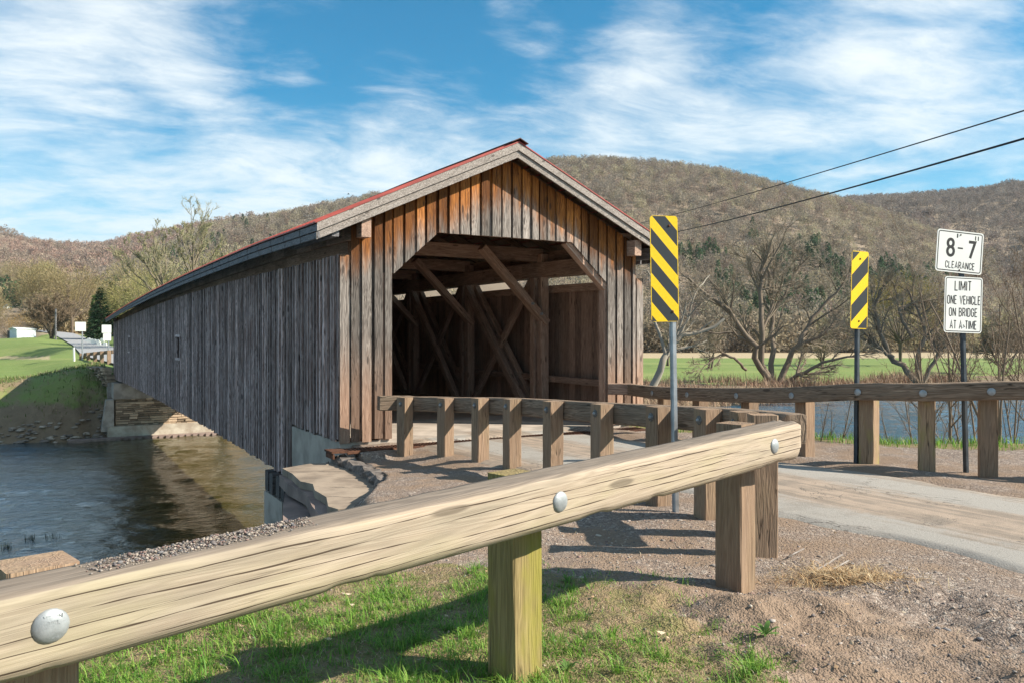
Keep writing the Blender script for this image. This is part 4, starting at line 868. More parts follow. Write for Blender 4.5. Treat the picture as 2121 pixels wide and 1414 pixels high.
# gravel spilled along the top of the rail
def ico():
    t = (1+5**.5)/2; V = np.array([(-1, t, 0), (1, t, 0), (-1, -t, 0), (1, -t, 0), (0, -1, t), (0, 1, t), (0, -1, -t), (0, 1, -t), (t, 0, -1), (t, 0, 1), (-t, 0, -1), (-t, 0, 1)], float); V /= np.linalg.norm(V[0])
    F = np.array([(0, 11, 5), (0, 5, 1), (0, 1, 7), (0, 7, 10), (0, 10, 11), (1, 5, 9), (5, 11, 4), (11, 10, 2), (10, 7, 6), (7, 1, 8), (3, 9, 4), (3, 4, 2), (3, 2, 6), (3, 6, 8), (3, 8, 9), (4, 9, 5), (2, 4, 11), (6, 2, 10), (8, 6, 7), (9, 8, 1)]); return V, F
IV, IF = ico()
def stones(name, pos, size, cols, rng, flat=.65, mat='rocks'):
    n = len(pos); V = IV[None]*(1+rng.uniform(-.32, .32, (n, 12, 1)))
    sc3 = rng.uniform(.6, 1.2, (n, 1, 3)); sc3[:, :, 2] *= flat; V = V*sc3*np.asarray(size)[:, None, None]
    a = rng.uniform(0, 6.28, n); c, s_ = np.cos(a), np.sin(a); X = V[:, :, 0]*c[:, None]-V[:, :, 1]*s_[:, None]; Y = V[:, :, 0]*s_[:, None]+V[:, :, 1]*c[:, None]
    V = np.stack([X, Y, V[:, :, 2]], -1)+np.asarray(pos)[:, None, :]
    F = (IF[None]+np.arange(n)[:, None, None]*12).reshape(-1, 3); ci = rng.integers(0, len(cols), n); cc = np.array(cols)[ci]*rng.uniform(.75, 1.25, (n, 1))
    return np_mesh(name, V.reshape(-1, 3), [F], MT[mat], tint=np.repeat(cc, 12, 0))
rng = np.random.default_rng(4)
GC = [(.30, .26, .23), (.22, .19, .18), (.36, .30, .25), (.25, .17, .15), (.18, .17, .17), (.42, .36, .30)]
n = 3600; u_ = rng.beta(1.7, 1.2, n); px = 190+u_*490; uu = (px-1060.5)/1666; dd = (P0.x-uu*P0.y)/(uu*D1.y-D1.x)
off = np.clip(rng.normal(.12, .034, n)+.035*(u_-.5), .05, .19); pos = np.array(P0)[None]+dd[:, None]*np.array(D1)[None]-off[:, None]*np.array(N1)[None]
sz = .0012+.0048*rng.random(n)**3+.005*(rng.random(n) > .988); pos[:, 2] = .919+slope1*dd+sz*.5+.012*np.exp(-((off-.14)/.025)**2)*rng.random(n)
tag(stones('gravel', pos, sz, [tuple(q*.78 for q in g_) for g_ in GC], rng), kind='stuff')
# curved rail on the left of the road
CP = [(-1.67, 12.55), (-.99, 11.96), (-.446, 11.27), (0, 10.54), (.49, 9.62), (.98, 8.75), (1.44, 7.91), (1.78, 7.32), (1.93, 6.70), (1.90, 6.10)]
CZ = [.735, .765, .812, .853, .89, .925, .964, .99, 1.02, 1.05]
g2 = empty('timber_guardrail', (0, 10.5, 0), 'weathered curved timber guardrail leading to the left side of the portal', 'guardrail')
C = np.array(CP); tgc = np.gradient(C, axis=0); tgc[-1] = tgc[-1]; tgc /= np.linalg.norm(tgc, axis=1)[:, None]; nr = np.stack([-tgc[:, 1], tgc[:, 0]], 1)   # to the road side
for k, (x, y) in enumerate(CP):
    w_ = .185; post(g2, x, y, math.atan2(tgc[k][1], tgc[k][0]), CZ[k], w_, 'postbrown')
    if k < 9:
        f = Vector((-nr[k][0], -nr[k][1], 0)); mb = MB(); c = Vector((x, y, CZ[k]-.10))+f*(w_/2+.002)
        dome(mb, c, f, .042, .012); o = mb.build('washer', MT['rustbolt'], g2, smooth=True); mb = MB(); dome(mb, c+f*.008, f, .018, .022); mb.build('bolt_end', MT['bolt'], o, smooth=True)
fine = []
for k in range(len(C)-1):
    for q in np.linspace(0, 1, 6, endpoint=False):
        i0, i1, i2, i3 = max(k-1, 0), k, k+1, min(k+2, len(C)-1)
        cr = lambda a, b_, c_, d_: .5*((2*b_)+(-a+c_)*q+(2*a-5*b_+4*c_-d_)*q*q+(-a+3*b_-3*c_+d_)*q**3)
        fine.append((cr(C[i0][0], C[i1][0], C[i2][0], C[i3][0]), cr(C[i0][1], C[i1][1], C[i2][1], C[i3][1]), CZ[k]+(CZ[k+1]-CZ[k])*q))
fine.append((C[-1][0], C[-1][1], CZ[-1])); fine = np.array(fine); ii = np.arange(len(fine)) <= 46; fine = np.vstack([fine[ii], [(1.93, 6.80, 1.015), (1.965, 6.52, 1.03), (1.99, 6.27, 1.04)]])
def sweep_rail(name, path, thick, height, offset, mat, parent, ext0=0., ext1=0., seed=1, ztop=None):
    path = np.array(path, float); t_ = np.gradient(path[:, :2], axis=0); t_ /= np.linalg.norm(t_, axis=1)[:, None]; n_ = np.stack([-t_[:, 1], t_[:, 0]], 1)
    if ext0: path = np.vstack([path[0]-np.append(t_[0]*ext0, 0), path]); t_ = np.vstack([t_[0], t_]); n_ = np.vstack([n_[0], n_])
    if ext1: path = np.vstack([path, path[-1]+np.append(t_[-1]*ext1, 0)]); t_ = np.vstack([t_, t_[-1]]); n_ = np.vstack([n_, n_[-1]])
    a = thick/2; c = .012; prof = [(-a+c, -height), (a-c, -height), (a, -height+c), (a, -height*.66), (a, -height*.33), (a, -c), (a-c, 0), (0, 0), (-a+c, 0), (-a, -c), (-a, -height*.33), (-a, -height*.66), (-a, -height+c)]
    K = len(prof); L = np.concatenate([[0], np.cumsum(np.linalg.norm(np.diff(path[:, :2], axis=0), axis=1))]); V = []; G = []
    for i in range(len(path)):
        for (q, z) in prof:
            j = float(fbm(np.array([L[i]*3+seed]), np.array([q*30+z*30.]), 3, seed)[0])*.009
            V.append((path[i][0]+n_[i][0]*(offset+q+j), path[i][1]+n_[i][1]*(offset+q+j), path[i][2]+z+j*.6)); G.append((L[i]+seed*7, q, z+seed))
    m_ = len(path); nV = m_*K; V += V[:K]+V[-K:]; G += [(g_[0], g_[1]*.4, g_[2]*.2) for g_ in G[:K]+G[-K:]]; i = np.arange(m_-1)[:, None]*K; k = np.arange(K)[None]; F = np.stack([i+k, i+K+k, i+K+(k+1) % K, i+(k+1) % K], -1).reshape(-1, 4)
    return np_mesh(name, V, [F, (nV+np.arange(K))[None].copy(), (nV+K+np.arange(K))[None, ::-1].copy()], MT[mat], parent, gc=np.array(G), tone=np.full(len(V), .5))
cut = 24
sweep_rail('rail', fine[:cut+1], .17, .225, .185, 'railold', g2, ext0=.25, seed=2); sweep_rail('rail', fine[cut:], .17, .225, .185, 'railold', g2, ext1=.10, seed=3)
mb = MB(); e0 = Vector((fine[0][0], fine[0][1], 0)); mb.beam((-1.62, 12.98, .615), (-2.12, 12.78, .625), .20, .225, cham=.01, seg=4, jit=.004); mb.build('end_block', MT['railold'], g2)
# right guardrail: rail on the road side of its posts
RP = [(2.25, 15.5), (2.57, 14.35), (2.96, 13.3), (3.45, 12.15), (3.93, 11.15), (4.45, 10.25), (4.98, 9.72), (5.60, 9.42), (6.35, 9.15), (7.4, 8.85)]
RZT = [.79, .80, .84, .90, .97, 1.075, 1.095, 1.135, 1.16, 1.2]
g3 = empty('timber_guardrail', (4, 11, 0), 'dark weathered timber guardrail along the right shoulder with posts behind', 'guardrail')
C = np.array(RP); tgr = np.gradient(C, axis=0); tgr /= np.linalg.norm(tgr, axis=1)[:, None]; nrr = np.stack([-tgr[:, 1], tgr[:, 0]], 1)   # away from the road
for k, (x, y) in enumerate(RP):
    if k == 0: continue
    px_, py__ = x+nrr[k][0]*.18, y+nrr[k][1]*.18; post(g3, px_, py__, math.atan2(tgr[k][1], tgr[k][0])+(.15 if k in (5, 6) else 0), RZT[k]-.02, .19, 'post' if k in (5, 6) else 'postbrown')
    f = Vector((-nrr[k][0], -nrr[k][1], 0)); mb = MB(); dome(mb, Vector((x, y, RZT[k]-.115))+f*.083, f, .045, .015); mb.build('bolt_head', MT['bolt'], g3, smooth=True)
fr = []
for k in range(len(C)-1):
    for q in np.linspace(0, 1, 6, endpoint=False): fr.append((C[k][0]+(C[k+1][0]-C[k][0])*q, C[k][1]+(C[k+1][1]-C[k][1])*q, RZT[k]+(RZT[k+1]-RZT[k])*q))
fr.append((C[-1][0], C[-1][1], RZT[-1])); fr = np.array(fr)
for _ in range(2): fr[1:-1] = (fr[:-2]+2*fr[1:-1]+fr[2:])/4
sweep_rail('rail', fr[:16], .16, .215, 0, 'railold', g3, seed=6); sweep_rail('rail', fr[15:], .16, .215, 0, 'railold', g3, seed=8)
mb = MB(); mb.beam((1.86, 15.52, .69), (2.30, 15.42, .69), .16, .215, cham=.01); mb.build('end_block', MT['inner'], g3)
# guardrail across the river
g4 = empty('timber_guardrail', (-46, 80, 0), 'small far timber guardrail beside the road across the river', 'guardrail')
FP = []
for k, px in enumerate((168, 183, 197, 211, 226)):
    Y = 80-k*3.2; x = (px-1060.5)/1666*Y; z = CAMZ-(749-707)/1666*Y; zt = CAMZ-(731-k*1.5-707)/1666*Y; FP.append(Vector((x, Y, zt)))
    mb = MB(); mb.beam((x, Y, z-.6), (x, Y, zt), .35, .3, up=(.8, .5, 0)); mb.build('post', MT['postbrown'], g4)
mb = MB(); FP = [FP[0]+Vector((-1.0, 1.5, -.9))]+FP
for a, b_ in zip(FP[:-1], FP[1:]): mb.beam(a+Vector((.28, .2, -.13)), b_+Vector((.28, .2, -.13)), .2, .3)
mb.build('rail', MT['railold'], g4)

# ---------------------------------------------------------------- signs
def upost(parent, x, y, zb, zt, nrm, mat, w=.062, lean=0.):
    n = Vector(nrm).normalized(); r = Vector((-n.y, n.x, 0)); mb = MB()
    prof = [(-.5, .30), (-.32, .30), (-.20, -.18), (.20, -.18), (.32, .30), (.5, .30), (.5, .22), (.38, .22), (.26, -.30), (-.26, -.30), (-.38, .22), (-.5, .22)]
    poly = [Vector((x, y, zb))+r*(q*w)-n*(v*w) for q, v in prof]
    mb.extr(poly, (lean, 0, zt-zb), lambda p: (p.x, p.y, p.z)); return mb.build('sign_post', MT[mat], parent)
def panel(parent, c, nrm, w, h, rc, mat, roll=0., name='panel', th=.004, yoff=0):
    n = Vector(nrm).normalized(); r = Vector((-n.y, n.x, 0)); M_ = Matrix(((r.x, 0, n.x, c[0]), (r.y, 0, n.y, c[1]), (0, 1, 0, c[2]), (0, 0, 0, 1))) @ Matrix.Rotation(roll, 4, 'Z')
    pts = []
    for (sx_, sy_, a0_) in ((1, 1, 0), (-1, 1, 90), (-1, -1, 180), (1, -1, 270)):
        for k in range(5): a = R(a0_+k*22.5); pts.append((sx_*(w/2-rc)+rc*math.cos(a), sy_*(h/2-rc)+rc*math.sin(a)))
    n_ = len(pts); vs = [M_ @ Vector((a, b_, th)) for a, b_ in pts]+[M_ @ Vector((a, b_, 0)) for a, b_ in pts]
    fs = [tuple(range(n_)), tuple(range(2*n_-1, n_-1, -1))]+[(i, n_+i, n_+(i+1) % n_, (i+1) % n_) for i in range(n_)]
    mb = MB(); mb.add(vs, fs, [(a, b_, 0) for a, b_ in pts]*2, .5); return mb.build(name, MT[mat], parent), M_
def ring_border(M_, w, h, rc, wd, parent, z=.0045):
    vs = []; 
    for dd_ in (0, wd):
        for (sx_, sy_, a0_) in ((1, 1, 0), (-1, 1, 90), (-1, -1, 180), (1, -1, 270)):
            for k in range(5): a = R(a0_+k*22.5); r_ = max(rc-dd_, .004); vs.append(M_ @ Vector((sx_*(w/2-dd_-r_)+r_*math.cos(a), sy_*(h/2-dd_-r_)+r_*math.sin(a), z)))
    n_ = 20; fs = [(i, (i+1) % n_, n_+(i+1) % n_, n_+i) for i in range(n_)]; mb = MB(); mb.add(vs, fs, vs, .5); return mb.build('border_line', MT['black'], parent)
def bolt_on(M_, x, y, parent, r=.013):
    mb = MB(); n = Vector(M_.col[2][:3]); dome(mb, M_ @ Vector((x, y, .004)), n, r, .009); return mb.build('bolt', MT['rust'], parent, smooth=True)
nL = (.24, -.97, 0); sgL = empty('striped_marker_sign', (1.56, 7.5, 0), 'yellow and black striped marker sign on a galvanised post by the curved rail', 'sign')
zc_ = CAMZ+(707-557)/1666*7.5; pL, ML = panel(sgL, ((1376-1060.5)/1666*7.5, 7.5, zc_), nL, .278, .985, .030, 'stripeL', R(1.0))
upost(sgL, (1401-1060.5)/1666*7.56, 7.545, gz_at(1.56, 7.55)-.2, zc_+.42, nL, 'galv', .066, lean=-.045)
bolt_on(ML, .052, .40, pL); bolt_on(ML, .075, -.40, pL)
nR = (.36, -.93, 0); sgR = empty('striped_marker_sign', (4.42, 10.35, 0), 'narrow yellow and black striped marker sign turned away behind the right guardrail', 'sign')
zr_ = CAMZ+(707-601)/1666*10.35; pR, MR_ = panel(sgR, ((1780-1060.5)/1666*10.35, 10.35, zr_), nR, .278, .995, .030, 'stripeR', R(-1.5))
upost(sgR, (1773.5-1060.5)/1666*10.45, 10.44, gz_at(4.4, 10.4)-.2, zr_+.4, nR, 'darkpost', .066, lean=.02)
bolt_on(MR_, .0, .40, pR); bolt_on(MR_, .0, -.40, pR)
sgW = empty('bridge_limit_sign', (5.62, 9.95, 0), 'white clearance sign above a white one vehicle limit sign on one dark post', 'sign')
nW = (.20, -.98, 0); Yw = 9.92
pc, MC = panel(sgW, ((1984.5-1060.5)/1666*Yw, Yw-.03, CAMZ+(707-523)/1666*Yw), nW, .655, .515, .035, 'white', R(-4.3), 'clearance_panel')
ring_border(MC, .625, .485, .028, .012, pc)
TL = Matrix.Translation
for (t_, x, y, w_, h_, st_) in (("8", -.130, .045, .115, .235, .155), ("'", -.045, .135, .02, .19, .10), ("-", 0.005, .050, .085, .10, .19), ("7", .165, .035, .115, .235, .155), ('"', .232, .125, .05, .19, .08), ("CLEARANCE", .015, -.165, .385, .090, .125)):
    letters(t_, w_*1.09, h_, MC @ TL((x, y, 0)), pc, st_)
bolt_on(MC, 0, .21, pc, .010); bolt_on(MC, .01, -.222, pc, .010)
pl_, ML2 = panel(sgW, ((1992-1060.5)/1666*Yw, Yw-.03, CAMZ+(707-632)/1666*Yw), nW, .535, .685, .035, 'white', R(-1.7), 'limit_panel')
ring_border(ML2, .51, .66, .028, .010, pl_)
for (t_, x, y, w_, h_) in (("LIMIT", -.01, .232, .225, .128), ("ONE VEHICLE", .005, .058, .440, .112), ("ON BRIDGE", .0, -.092, .375, .110), ("AT A-TIME", .005, -.245, .355, .110)):
    letters(t_, w_*1.08, h_, ML2 @ TL((x, y, 0)), pl_, .116)
bolt_on(ML2, .0, .22, pl_, .008); bolt_on(ML2, .02, -.265, pl_, .008)
upost(sgW, (2001-1060.5)/1666*9.98, 9.96, gz_at(5.6, 9.95)-.2, CAMZ+(707-490)/1666*9.95, nW, 'darkpost', .066, lean=-.075)
# far signs seen from behind
for (px, pt, pb, pbase, w_, Y, lab, two) in ((168, 667, 686, 745, 19, 78, 'white sign back on a thin grey post beside the far road', False), (222, 673, 690, 748, 17, 68, 'pair of white sign backs on one post at the far portal', True)):
    k = Y/1666; x = (px-1060.5)*k; e_ = empty('road_sign', (x, Y, 0), lab, 'sign'); nn_ = (.46, -.89, 0)
    panel(e_, (x, Y-.1, CAMZ+(707-(pt+pb)/2)*k), nn_, w_*k*1.05, (pb-pt)*k, .05, 'signback')
    if two: panel(e_, (x+.05, Y-.1, CAMZ+(707-698)*k), nn_, 15*k, 15*k, .05, 'signback')
    upost(e_, x+.12, Y, CAMZ-(pbase-707)*k-.4, CAMZ+(707-pt-1)*k, nn_, 'galv', .12)
mb = MB(); p = at(154, 750, 76); mb.beam(p-Vector((0, 0, .4)), at(153, 719, 76), .16, .12, up=(1, 0, 0)); tag(mb.build('marker_post', MT['white']), 'short white marker post at the end of the far guardrail', 'post')
# overhead cables
def cable(name, A, B, r, sag, label):
    A = Vector(A); B = Vector(B); mb = MB(); N_ = 40; prev = A
    for k in range(1, N_+1):
        q = k/N_; p = A.lerp(B, q)-Vector((0, 0, sag*4*q*(1-q))); mb.beam(prev, p, r*2, r*2, cham=r*.58); prev = p
    tag(mb.build(name, MT['wire']), label, 'cable')
A_ = at(1318, 461, 70); B_ = at(2121, 223, 20); cable('overhead_cable', A_+(A_-B_)*.25, B_+(B_-A_)*.12, .017, .25, 'thin black overhead cable, upper of the two crossing the hill')
A_ = at(1400, 477, 62); B_ = at(2121, 281, 20); cable('overhead_cable', A_+(A_-B_)*.25, B_+(B_-A_)*.12, .026, .25, 'thicker black overhead cable, lower of the two crossing the hill')
# distant buildings and stones
def lz0(px, Y): return Vector(((px-1060.5)/1666*Y, Y, float(far_h(np.array([(px-1060.5)/1666*Y]), np.array([float(Y)]))[0])))
sh = empty('shed', lz0(38, 170), 'small pale blue shed at the edge of the green field', 'shed')
k = 170/1666; mb = MB(); p = lz0(20, 170)+Vector((0, 0, .1))
mb.extr([p+Vector((.2*k, 0, -.6)), p+Vector((33*k, -3, -.6)), p+Vector((33*k, -3, 17*k)), p+Vector((16*k, -1.5, 20*k)), p+Vector((.2*k, 0, 17*k))], (1.0, 5.0, 0), gz); mb.build('wall', MT['shed'], sh)
mb = MB(); mb.extr([p+Vector((-1*k, -.3, 17*k)), p+Vector((16*k, -1.8, 20.4*k)), p+Vector((34*k, -3.3, 17*k)), p+Vector((34*k, -3.3, 18*k)), p+Vector((16*k, -1.8, 21.4*k)), p+Vector((-1*k, -.3, 18*k))], (1.1, 5.6, 0), gz); mb.build('roof', MT['signback'], sh)
mb = MB(); mb.extr([p+Vector((-14*k, 1.5, -.6)), p+Vector((-.2*k, .4, -.6)), p+Vector((-.2*k, .4, 14*k)), p+Vector((-14*k, 1.5, 15.5*k))], (1, 4, 0), gz); mb.build('lean_to', MT['timber'], sh)
HY = 470; ho = empty('house', at(12, 645, HY), 'small white house among the trees on the far left slope', 'house'); k = HY/1666; p = at(6, 643, HY); p.z = float(HD(np.array([p.x/HY-.004]), np.array([float(HY-8)]))[0])+.6; ho.location.z = p.z
mb = MB(); mb.extr([p+Vector((0, 0, -2)), p+Vector((9*k, 0, -2)), p+Vector((9*k, 0, 6*k)), p+Vector((4.5*k, 0, 10*k)), p+Vector((0, 0, 6*k))], (-1, 8, 0), gz); mb.build('wall', MT['white'], ho)
mb = MB(); mb.extr([p+Vector((9.2*k, -.2, 6*k)), p+Vector((4.5*k, -.2, 10.6*k)), p+Vector((-.2*k, -.2, 6*k)), p+Vector((4.5*k, -.2, 9.6*k))], (-1, 8.4, 0), gz); mb.build('roof', MT['darkpost'], ho)
mb = MB(); p = at(115.5, 716, 166); mb.beam(p-Vector((0, 0, 2)), at(115.5, 640, 166), .30, .30, cham=.1); up_ = mb.build('utility_pole', MT['fascia']); tag(up_, 'pale bare utility pole standing by the bend of the far road', 'pole')
rs2 = random.Random(2)
for k in range(9):
    px = 176+k*6.0+rs2.uniform(-2, 2); p = lz0(px, 138+rs2.uniform(-10, 18)); mb = MB(); h = rs2.uniform(.5, 1.1); w_ = rs2.uniform(.5, .8)
    mb.extr([p+Vector((-w_/2, 0, -.5)), p+Vector((w_/2, 0, -.5)), p+Vector((w_/2, 0, h*.8)), p+Vector((w_*.25, 0, h)), p+Vector((-w_*.25, 0, h)), p+Vector((-w_/2, 0, h*.8))], (0, .25, 0), gz)
    tag(mb.build('gravestone', MT['signback']), 'small pale gravestone on the lawn beyond the far portal', 'gravestone', 'gravestones on the far lawn')
# bird
bd = at(722, 403, 170); mb = MB()
mb.beam(bd+Vector((-.22, 0, 0)), bd+Vector((.2, 0, .03)), .10, .10, cham=.035)
mb.extr([bd+Vector((-.08, 0, .04)), bd+Vector((.10, 0, .04)), bd+Vector((.02, -.38, .20)), bd+Vector((-.08, -.42, .20))], (0, 0, .015), gz); mb.extr([bd+Vector((-.08, 0, .04)), bd+Vector((.10, 0, .04)), bd+Vector((.02, .38, .20)), bd+Vector((-.08, .42, .20))], (0, 0, .015), gz)
mb.extr([bd+Vector((-.2, .03, 0)), bd+Vector((-.2, -.03, 0)), bd+Vector((-.36, -.07, .01)), bd+Vector((-.36, .07, .01))], (0, 0, .02), gz)
tag(mb.build('bird', MT['wire']), 'tiny dark bird flying in the pale sky left of the roof', 'bird')
# ---------------------------------------------------------------- vegetation
def nrm(a): return a/np.maximum(np.linalg.norm(a, axis=-1, keepdims=True), 1e-9)
def walk(rg, P, D, L, Rr, K, wob, up, taper=.35):
    B = len(P); pts = [P]; d = nrm(D); p = P
    for k in range(K):
        d = nrm(d+rg.normal(0, wob, (B, 3))+np.array([0, 0, up])); p = p+d*(L/K)[:, None]; pts.append(p)
    pts = np.stack(pts, 1); rad = Rr[:, None]*np.linspace(1, taper, K+1)[None]; return pts, rad
def kids(rg, pts, rad, n, ang, lr, t0=.25, rr=.55):
    B, K1, _ = pts.shape; idx = np.repeat(np.arange(B), n); t = rg.uniform(t0, 1, len(idx))*(K1-1); t = np.minimum(t, K1-1.001); i = t.astype(int); f = (t-i)[:, None]
    P = pts[idx, i]*(1-f)+pts[idx, i+1]*f; T = nrm(pts[idx, i+1]-pts[idx, i]); q = nrm(np.cross(T, rg.normal(0, 1, T.shape)))
    a = rg.normal(ang, .18, len(idx))[:, None]; D = np.cos(a)*T+np.sin(a)*q; Lp = np.linalg.norm(np.diff(pts, axis=1), axis=-1).sum(1)[idx]
    L = Lp*lr*rg.uniform(.55, 1.2, len(idx))*(1.15-.5*t/(K1-1)); r = (rad[idx, i]*(1-f[:, 0])+rad[idx, i+1]*f[:, 0])*rr; return P, D, L, r
def tubes(pts, rad, sides=5):
    B, K, _ = pts.shape; T = np.gradient(pts, axis=1); T = nrm(T); ref = np.array([.31, .93, .2]); a = nrm(np.cross(T, ref)); b_ = np.cross(T, a)
    th = np.arange(sides)*2*math.pi/sides; V = pts[:, :, None]+rad[:, :, None, None]*(np.cos(th)[None, None, :, None]*a[:, :, None]+np.sin(th)[None, None, :, None]*b_[:, :, None])
    base = (np.arange(B)[:, None, None]*K+np.arange(K-1)[None, :, None])*sides; k = np.arange(sides)[None, None]
    F = np.stack([base+k, base+(k+1) % sides, base+sides+(k+1) % sides, base+sides+k], -1).reshape(-1, 4); return V.reshape(-1, 3), F
class Soup:
    def __init__(s): s.V = []; s.F3 = []; s.F4 = []; s.T = []; s.n = 0
    def add(s, V, F, tint):
        F = np.asarray(F)+s.n; (s.F3 if F.shape[1] == 3 else s.F4).append(F); s.V.append(V); t = np.asarray(tint, float); s.T.append(np.broadcast_to(t, V.shape) if t.ndim == 1 else t); s.n += len(V)
    def build(s, name, mat, parent=None, smooth=False):
        F = ([np.concatenate(s.F3)] if s.F3 else [])+([np.concatenate(s.F4)] if s.F4 else []); return np_mesh(name, np.concatenate(s.V), F, mat, parent, smooth, tint=np.concatenate(s.T))
def slivers(rg, P, D, L, W, tint, var=.25):
    n = len(P); D = nrm(D); q = nrm(np.cross(D, rg.normal(0, 1, (n, 3)))); V = np.stack([P-q*W[:, None]*.5, P+q*W[:, None]*.5, P+D*L[:, None]], 1).reshape(-1, 3); F = np.arange(3*n).reshape(-1, 3)
    t = np.asarray(tint)*rg.uniform(1-var, 1+var, (n, 1)); return V, F, np.repeat(t, 3, 0)
BARK = np.array((.12, .095, .072)); TWIG = np.array((.31, .25, .18))
def bare_tree(loc, label, limbs=None, h=10, r=.25, seed=1, n1=7, n2=9, n3=9, ang=(.75, .7, .7), lr=(.55, .5, .5), up=.05, wob=.14, bark=BARK, twig=TWIG, wtw=.02, buds=None, group=None, name='bare_tree', cat='tree', spread=.25, stems=1, fine_=1.0):
    rg = np.random.default_rng(seed); loc = Vector(loc); e_ = empty(name, loc, label, cat, group); tr = Soup(); cr = Soup(); base = np.array(loc)
    if limbs is None:
        D = nrm(np.stack([rg.normal(0, spread, stems), rg.normal(0, spread, stems), np.ones(stems)], 1)); P = base[None]+np.concatenate([rg.normal(0, r*.8*(stems > 1), (stems, 2)), np.full((stems, 1), -.3)], 1)
        L0 = np.full(stems, h*.62)*rg.uniform(.75, 1.1, stems); pts, rad = walk(rg, P, D, L0, np.full(stems, r)*rg.uniform(.7, 1.1, stems), 8, wob*.5, up*.6, .4)
        trunks = [(pts, rad)]
    else:
        trunks = []
        for (pl, r0) in limbs:
            pl = np.array(pl, float); q = np.linspace(0, len(pl)-1, 13); i = np.minimum(q.astype(int), len(pl)-2); f = (q-i)[:, None]
            pm = pl[np.maximum(i-1, 0)]; p0 = pl[i]; p1 = pl[i+1]; p2 = pl[np.minimum(i+2, len(pl)-1)]
            c = .5*(2*p0+(-pm+p1)*f+(2*pm-5*p0+4*p1-p2)*f**2+(-pm+3*p0-3*p1+p2)*f**3); c[1:-1] += rg.normal(0, r0*.35, (11, 3))
            trunks.append((c[None], (r0*np.linspace(1, .3, 13))[None]))
    ends = []
    for pts, rad in trunks:
        V, F = tubes(pts, rad, 8); tr.add(V, F, bark)
        P, D, L, R_ = kids(rg, pts, rad, n1, ang[0], lr[0], .28, .6); p1, r1 = walk(rg, P, D, L, R_, 6, wob, up, .4); V, F = tubes(p1, r1, 5); tr.add(V, F, bark*.95+twig*.05)
        P, D, L, R_ = kids(rg, p1, r1, n2, ang[1], lr[1], .2, .55); p2, r2 = walk(rg, P, D, L, np.maximum(R_, wtw*.55), 5, wob*1.1, up, .4); V, F = tubes(p2, r2, 4); cr.add(V, F, bark*.5+twig*.5)
        P, D, L, R_ = kids(rg, p2, r2, n3, ang[2], lr[2], .12, .6); p3, r3 = walk(rg, P, D, L, np.full(len(P), wtw*.5), 4, wob*1.2, up*1.5, .5); V, F = tubes(p3, r3, 3); cr.add(V, F, twig)
        P, D, L, R_ = kids(rg, p3, r3, int(4*fine_) or 1, .6, .7, .1, .6); V, F, T = slivers(rg, P, D, L, np.full(len(P), wtw*.8), twig); cr.add(V, F, T)
        # extra shoots right along the limbs' ends
        P, D, L, R_ = kids(rg, p1, r1, n2, .6, .4, .4, .5); V, F, T = slivers(rg, P, D, L, np.full(len(P), wtw), twig); cr.add(V, F, T)
        if buds is not None:
            bc, nb_, bs = buds; P, D, L, R_ = kids(rg, p3, r3, nb_, 1.0, .3, 0, .5); V, F, T = slivers(rg, P, D, np.full(len(P), bs)*rg.uniform(.6, 1.4, len(P)), np.full(len(P), bs*.7), bc, .35); cr.add(V, F, T)
    tr.build('trunk', MT['twig'], e_, True); cr.build('crown', MT['twig'], e_); return e_
def conifer(loc, h, rad, label, seed, n=2600, col=(.035, .065, .028), group=None, lean=1.0):
    rg = np.random.default_rng(seed); e_ = empty('conifer_tree', loc, label, 'tree', group); base = np.array(Vector(loc)); s = Soup(); t = rg.random(n)**1.25; a = rg.uniform(0, 6.283, n); lev = np.floor(t*16)/16
    lob = .72+.28*np.sin(a*3+lev*37)*np.sin(a*2+lev*11); rr = rad*(1-t)**.75*(.25+.75*rg.random(n)**.5)*lob*(.8+.2*np.sin(t*90)); P = base+np.stack([np.cos(a)*rr, np.sin(a)*rr, h*(.06+.94*t)-rr*.28], -1)
    D = np.stack([np.cos(a), np.sin(a), rg.normal(-.25, .35, n)], -1)+rg.normal(0, .3, (n, 3)); V, F, T = slivers(rg, P, D, h*rg.uniform(.035, .075, n), h*rg.uniform(.018, .035, n), col, .5); s.add(V, F, T)
    tr = Soup(); pts = base+np.stack([np.zeros(6), np.zeros(6), np.linspace(-.5, h*.97, 6)], -1); V, F = tubes(pts[None], (np.linspace(1, .1, 6)*h*.014)[None], 6); tr.add(V, F, BARK*.7); tr.build('trunk', MT['twig'], e_); s.build('crown', MT['leaf'], e_); return e_
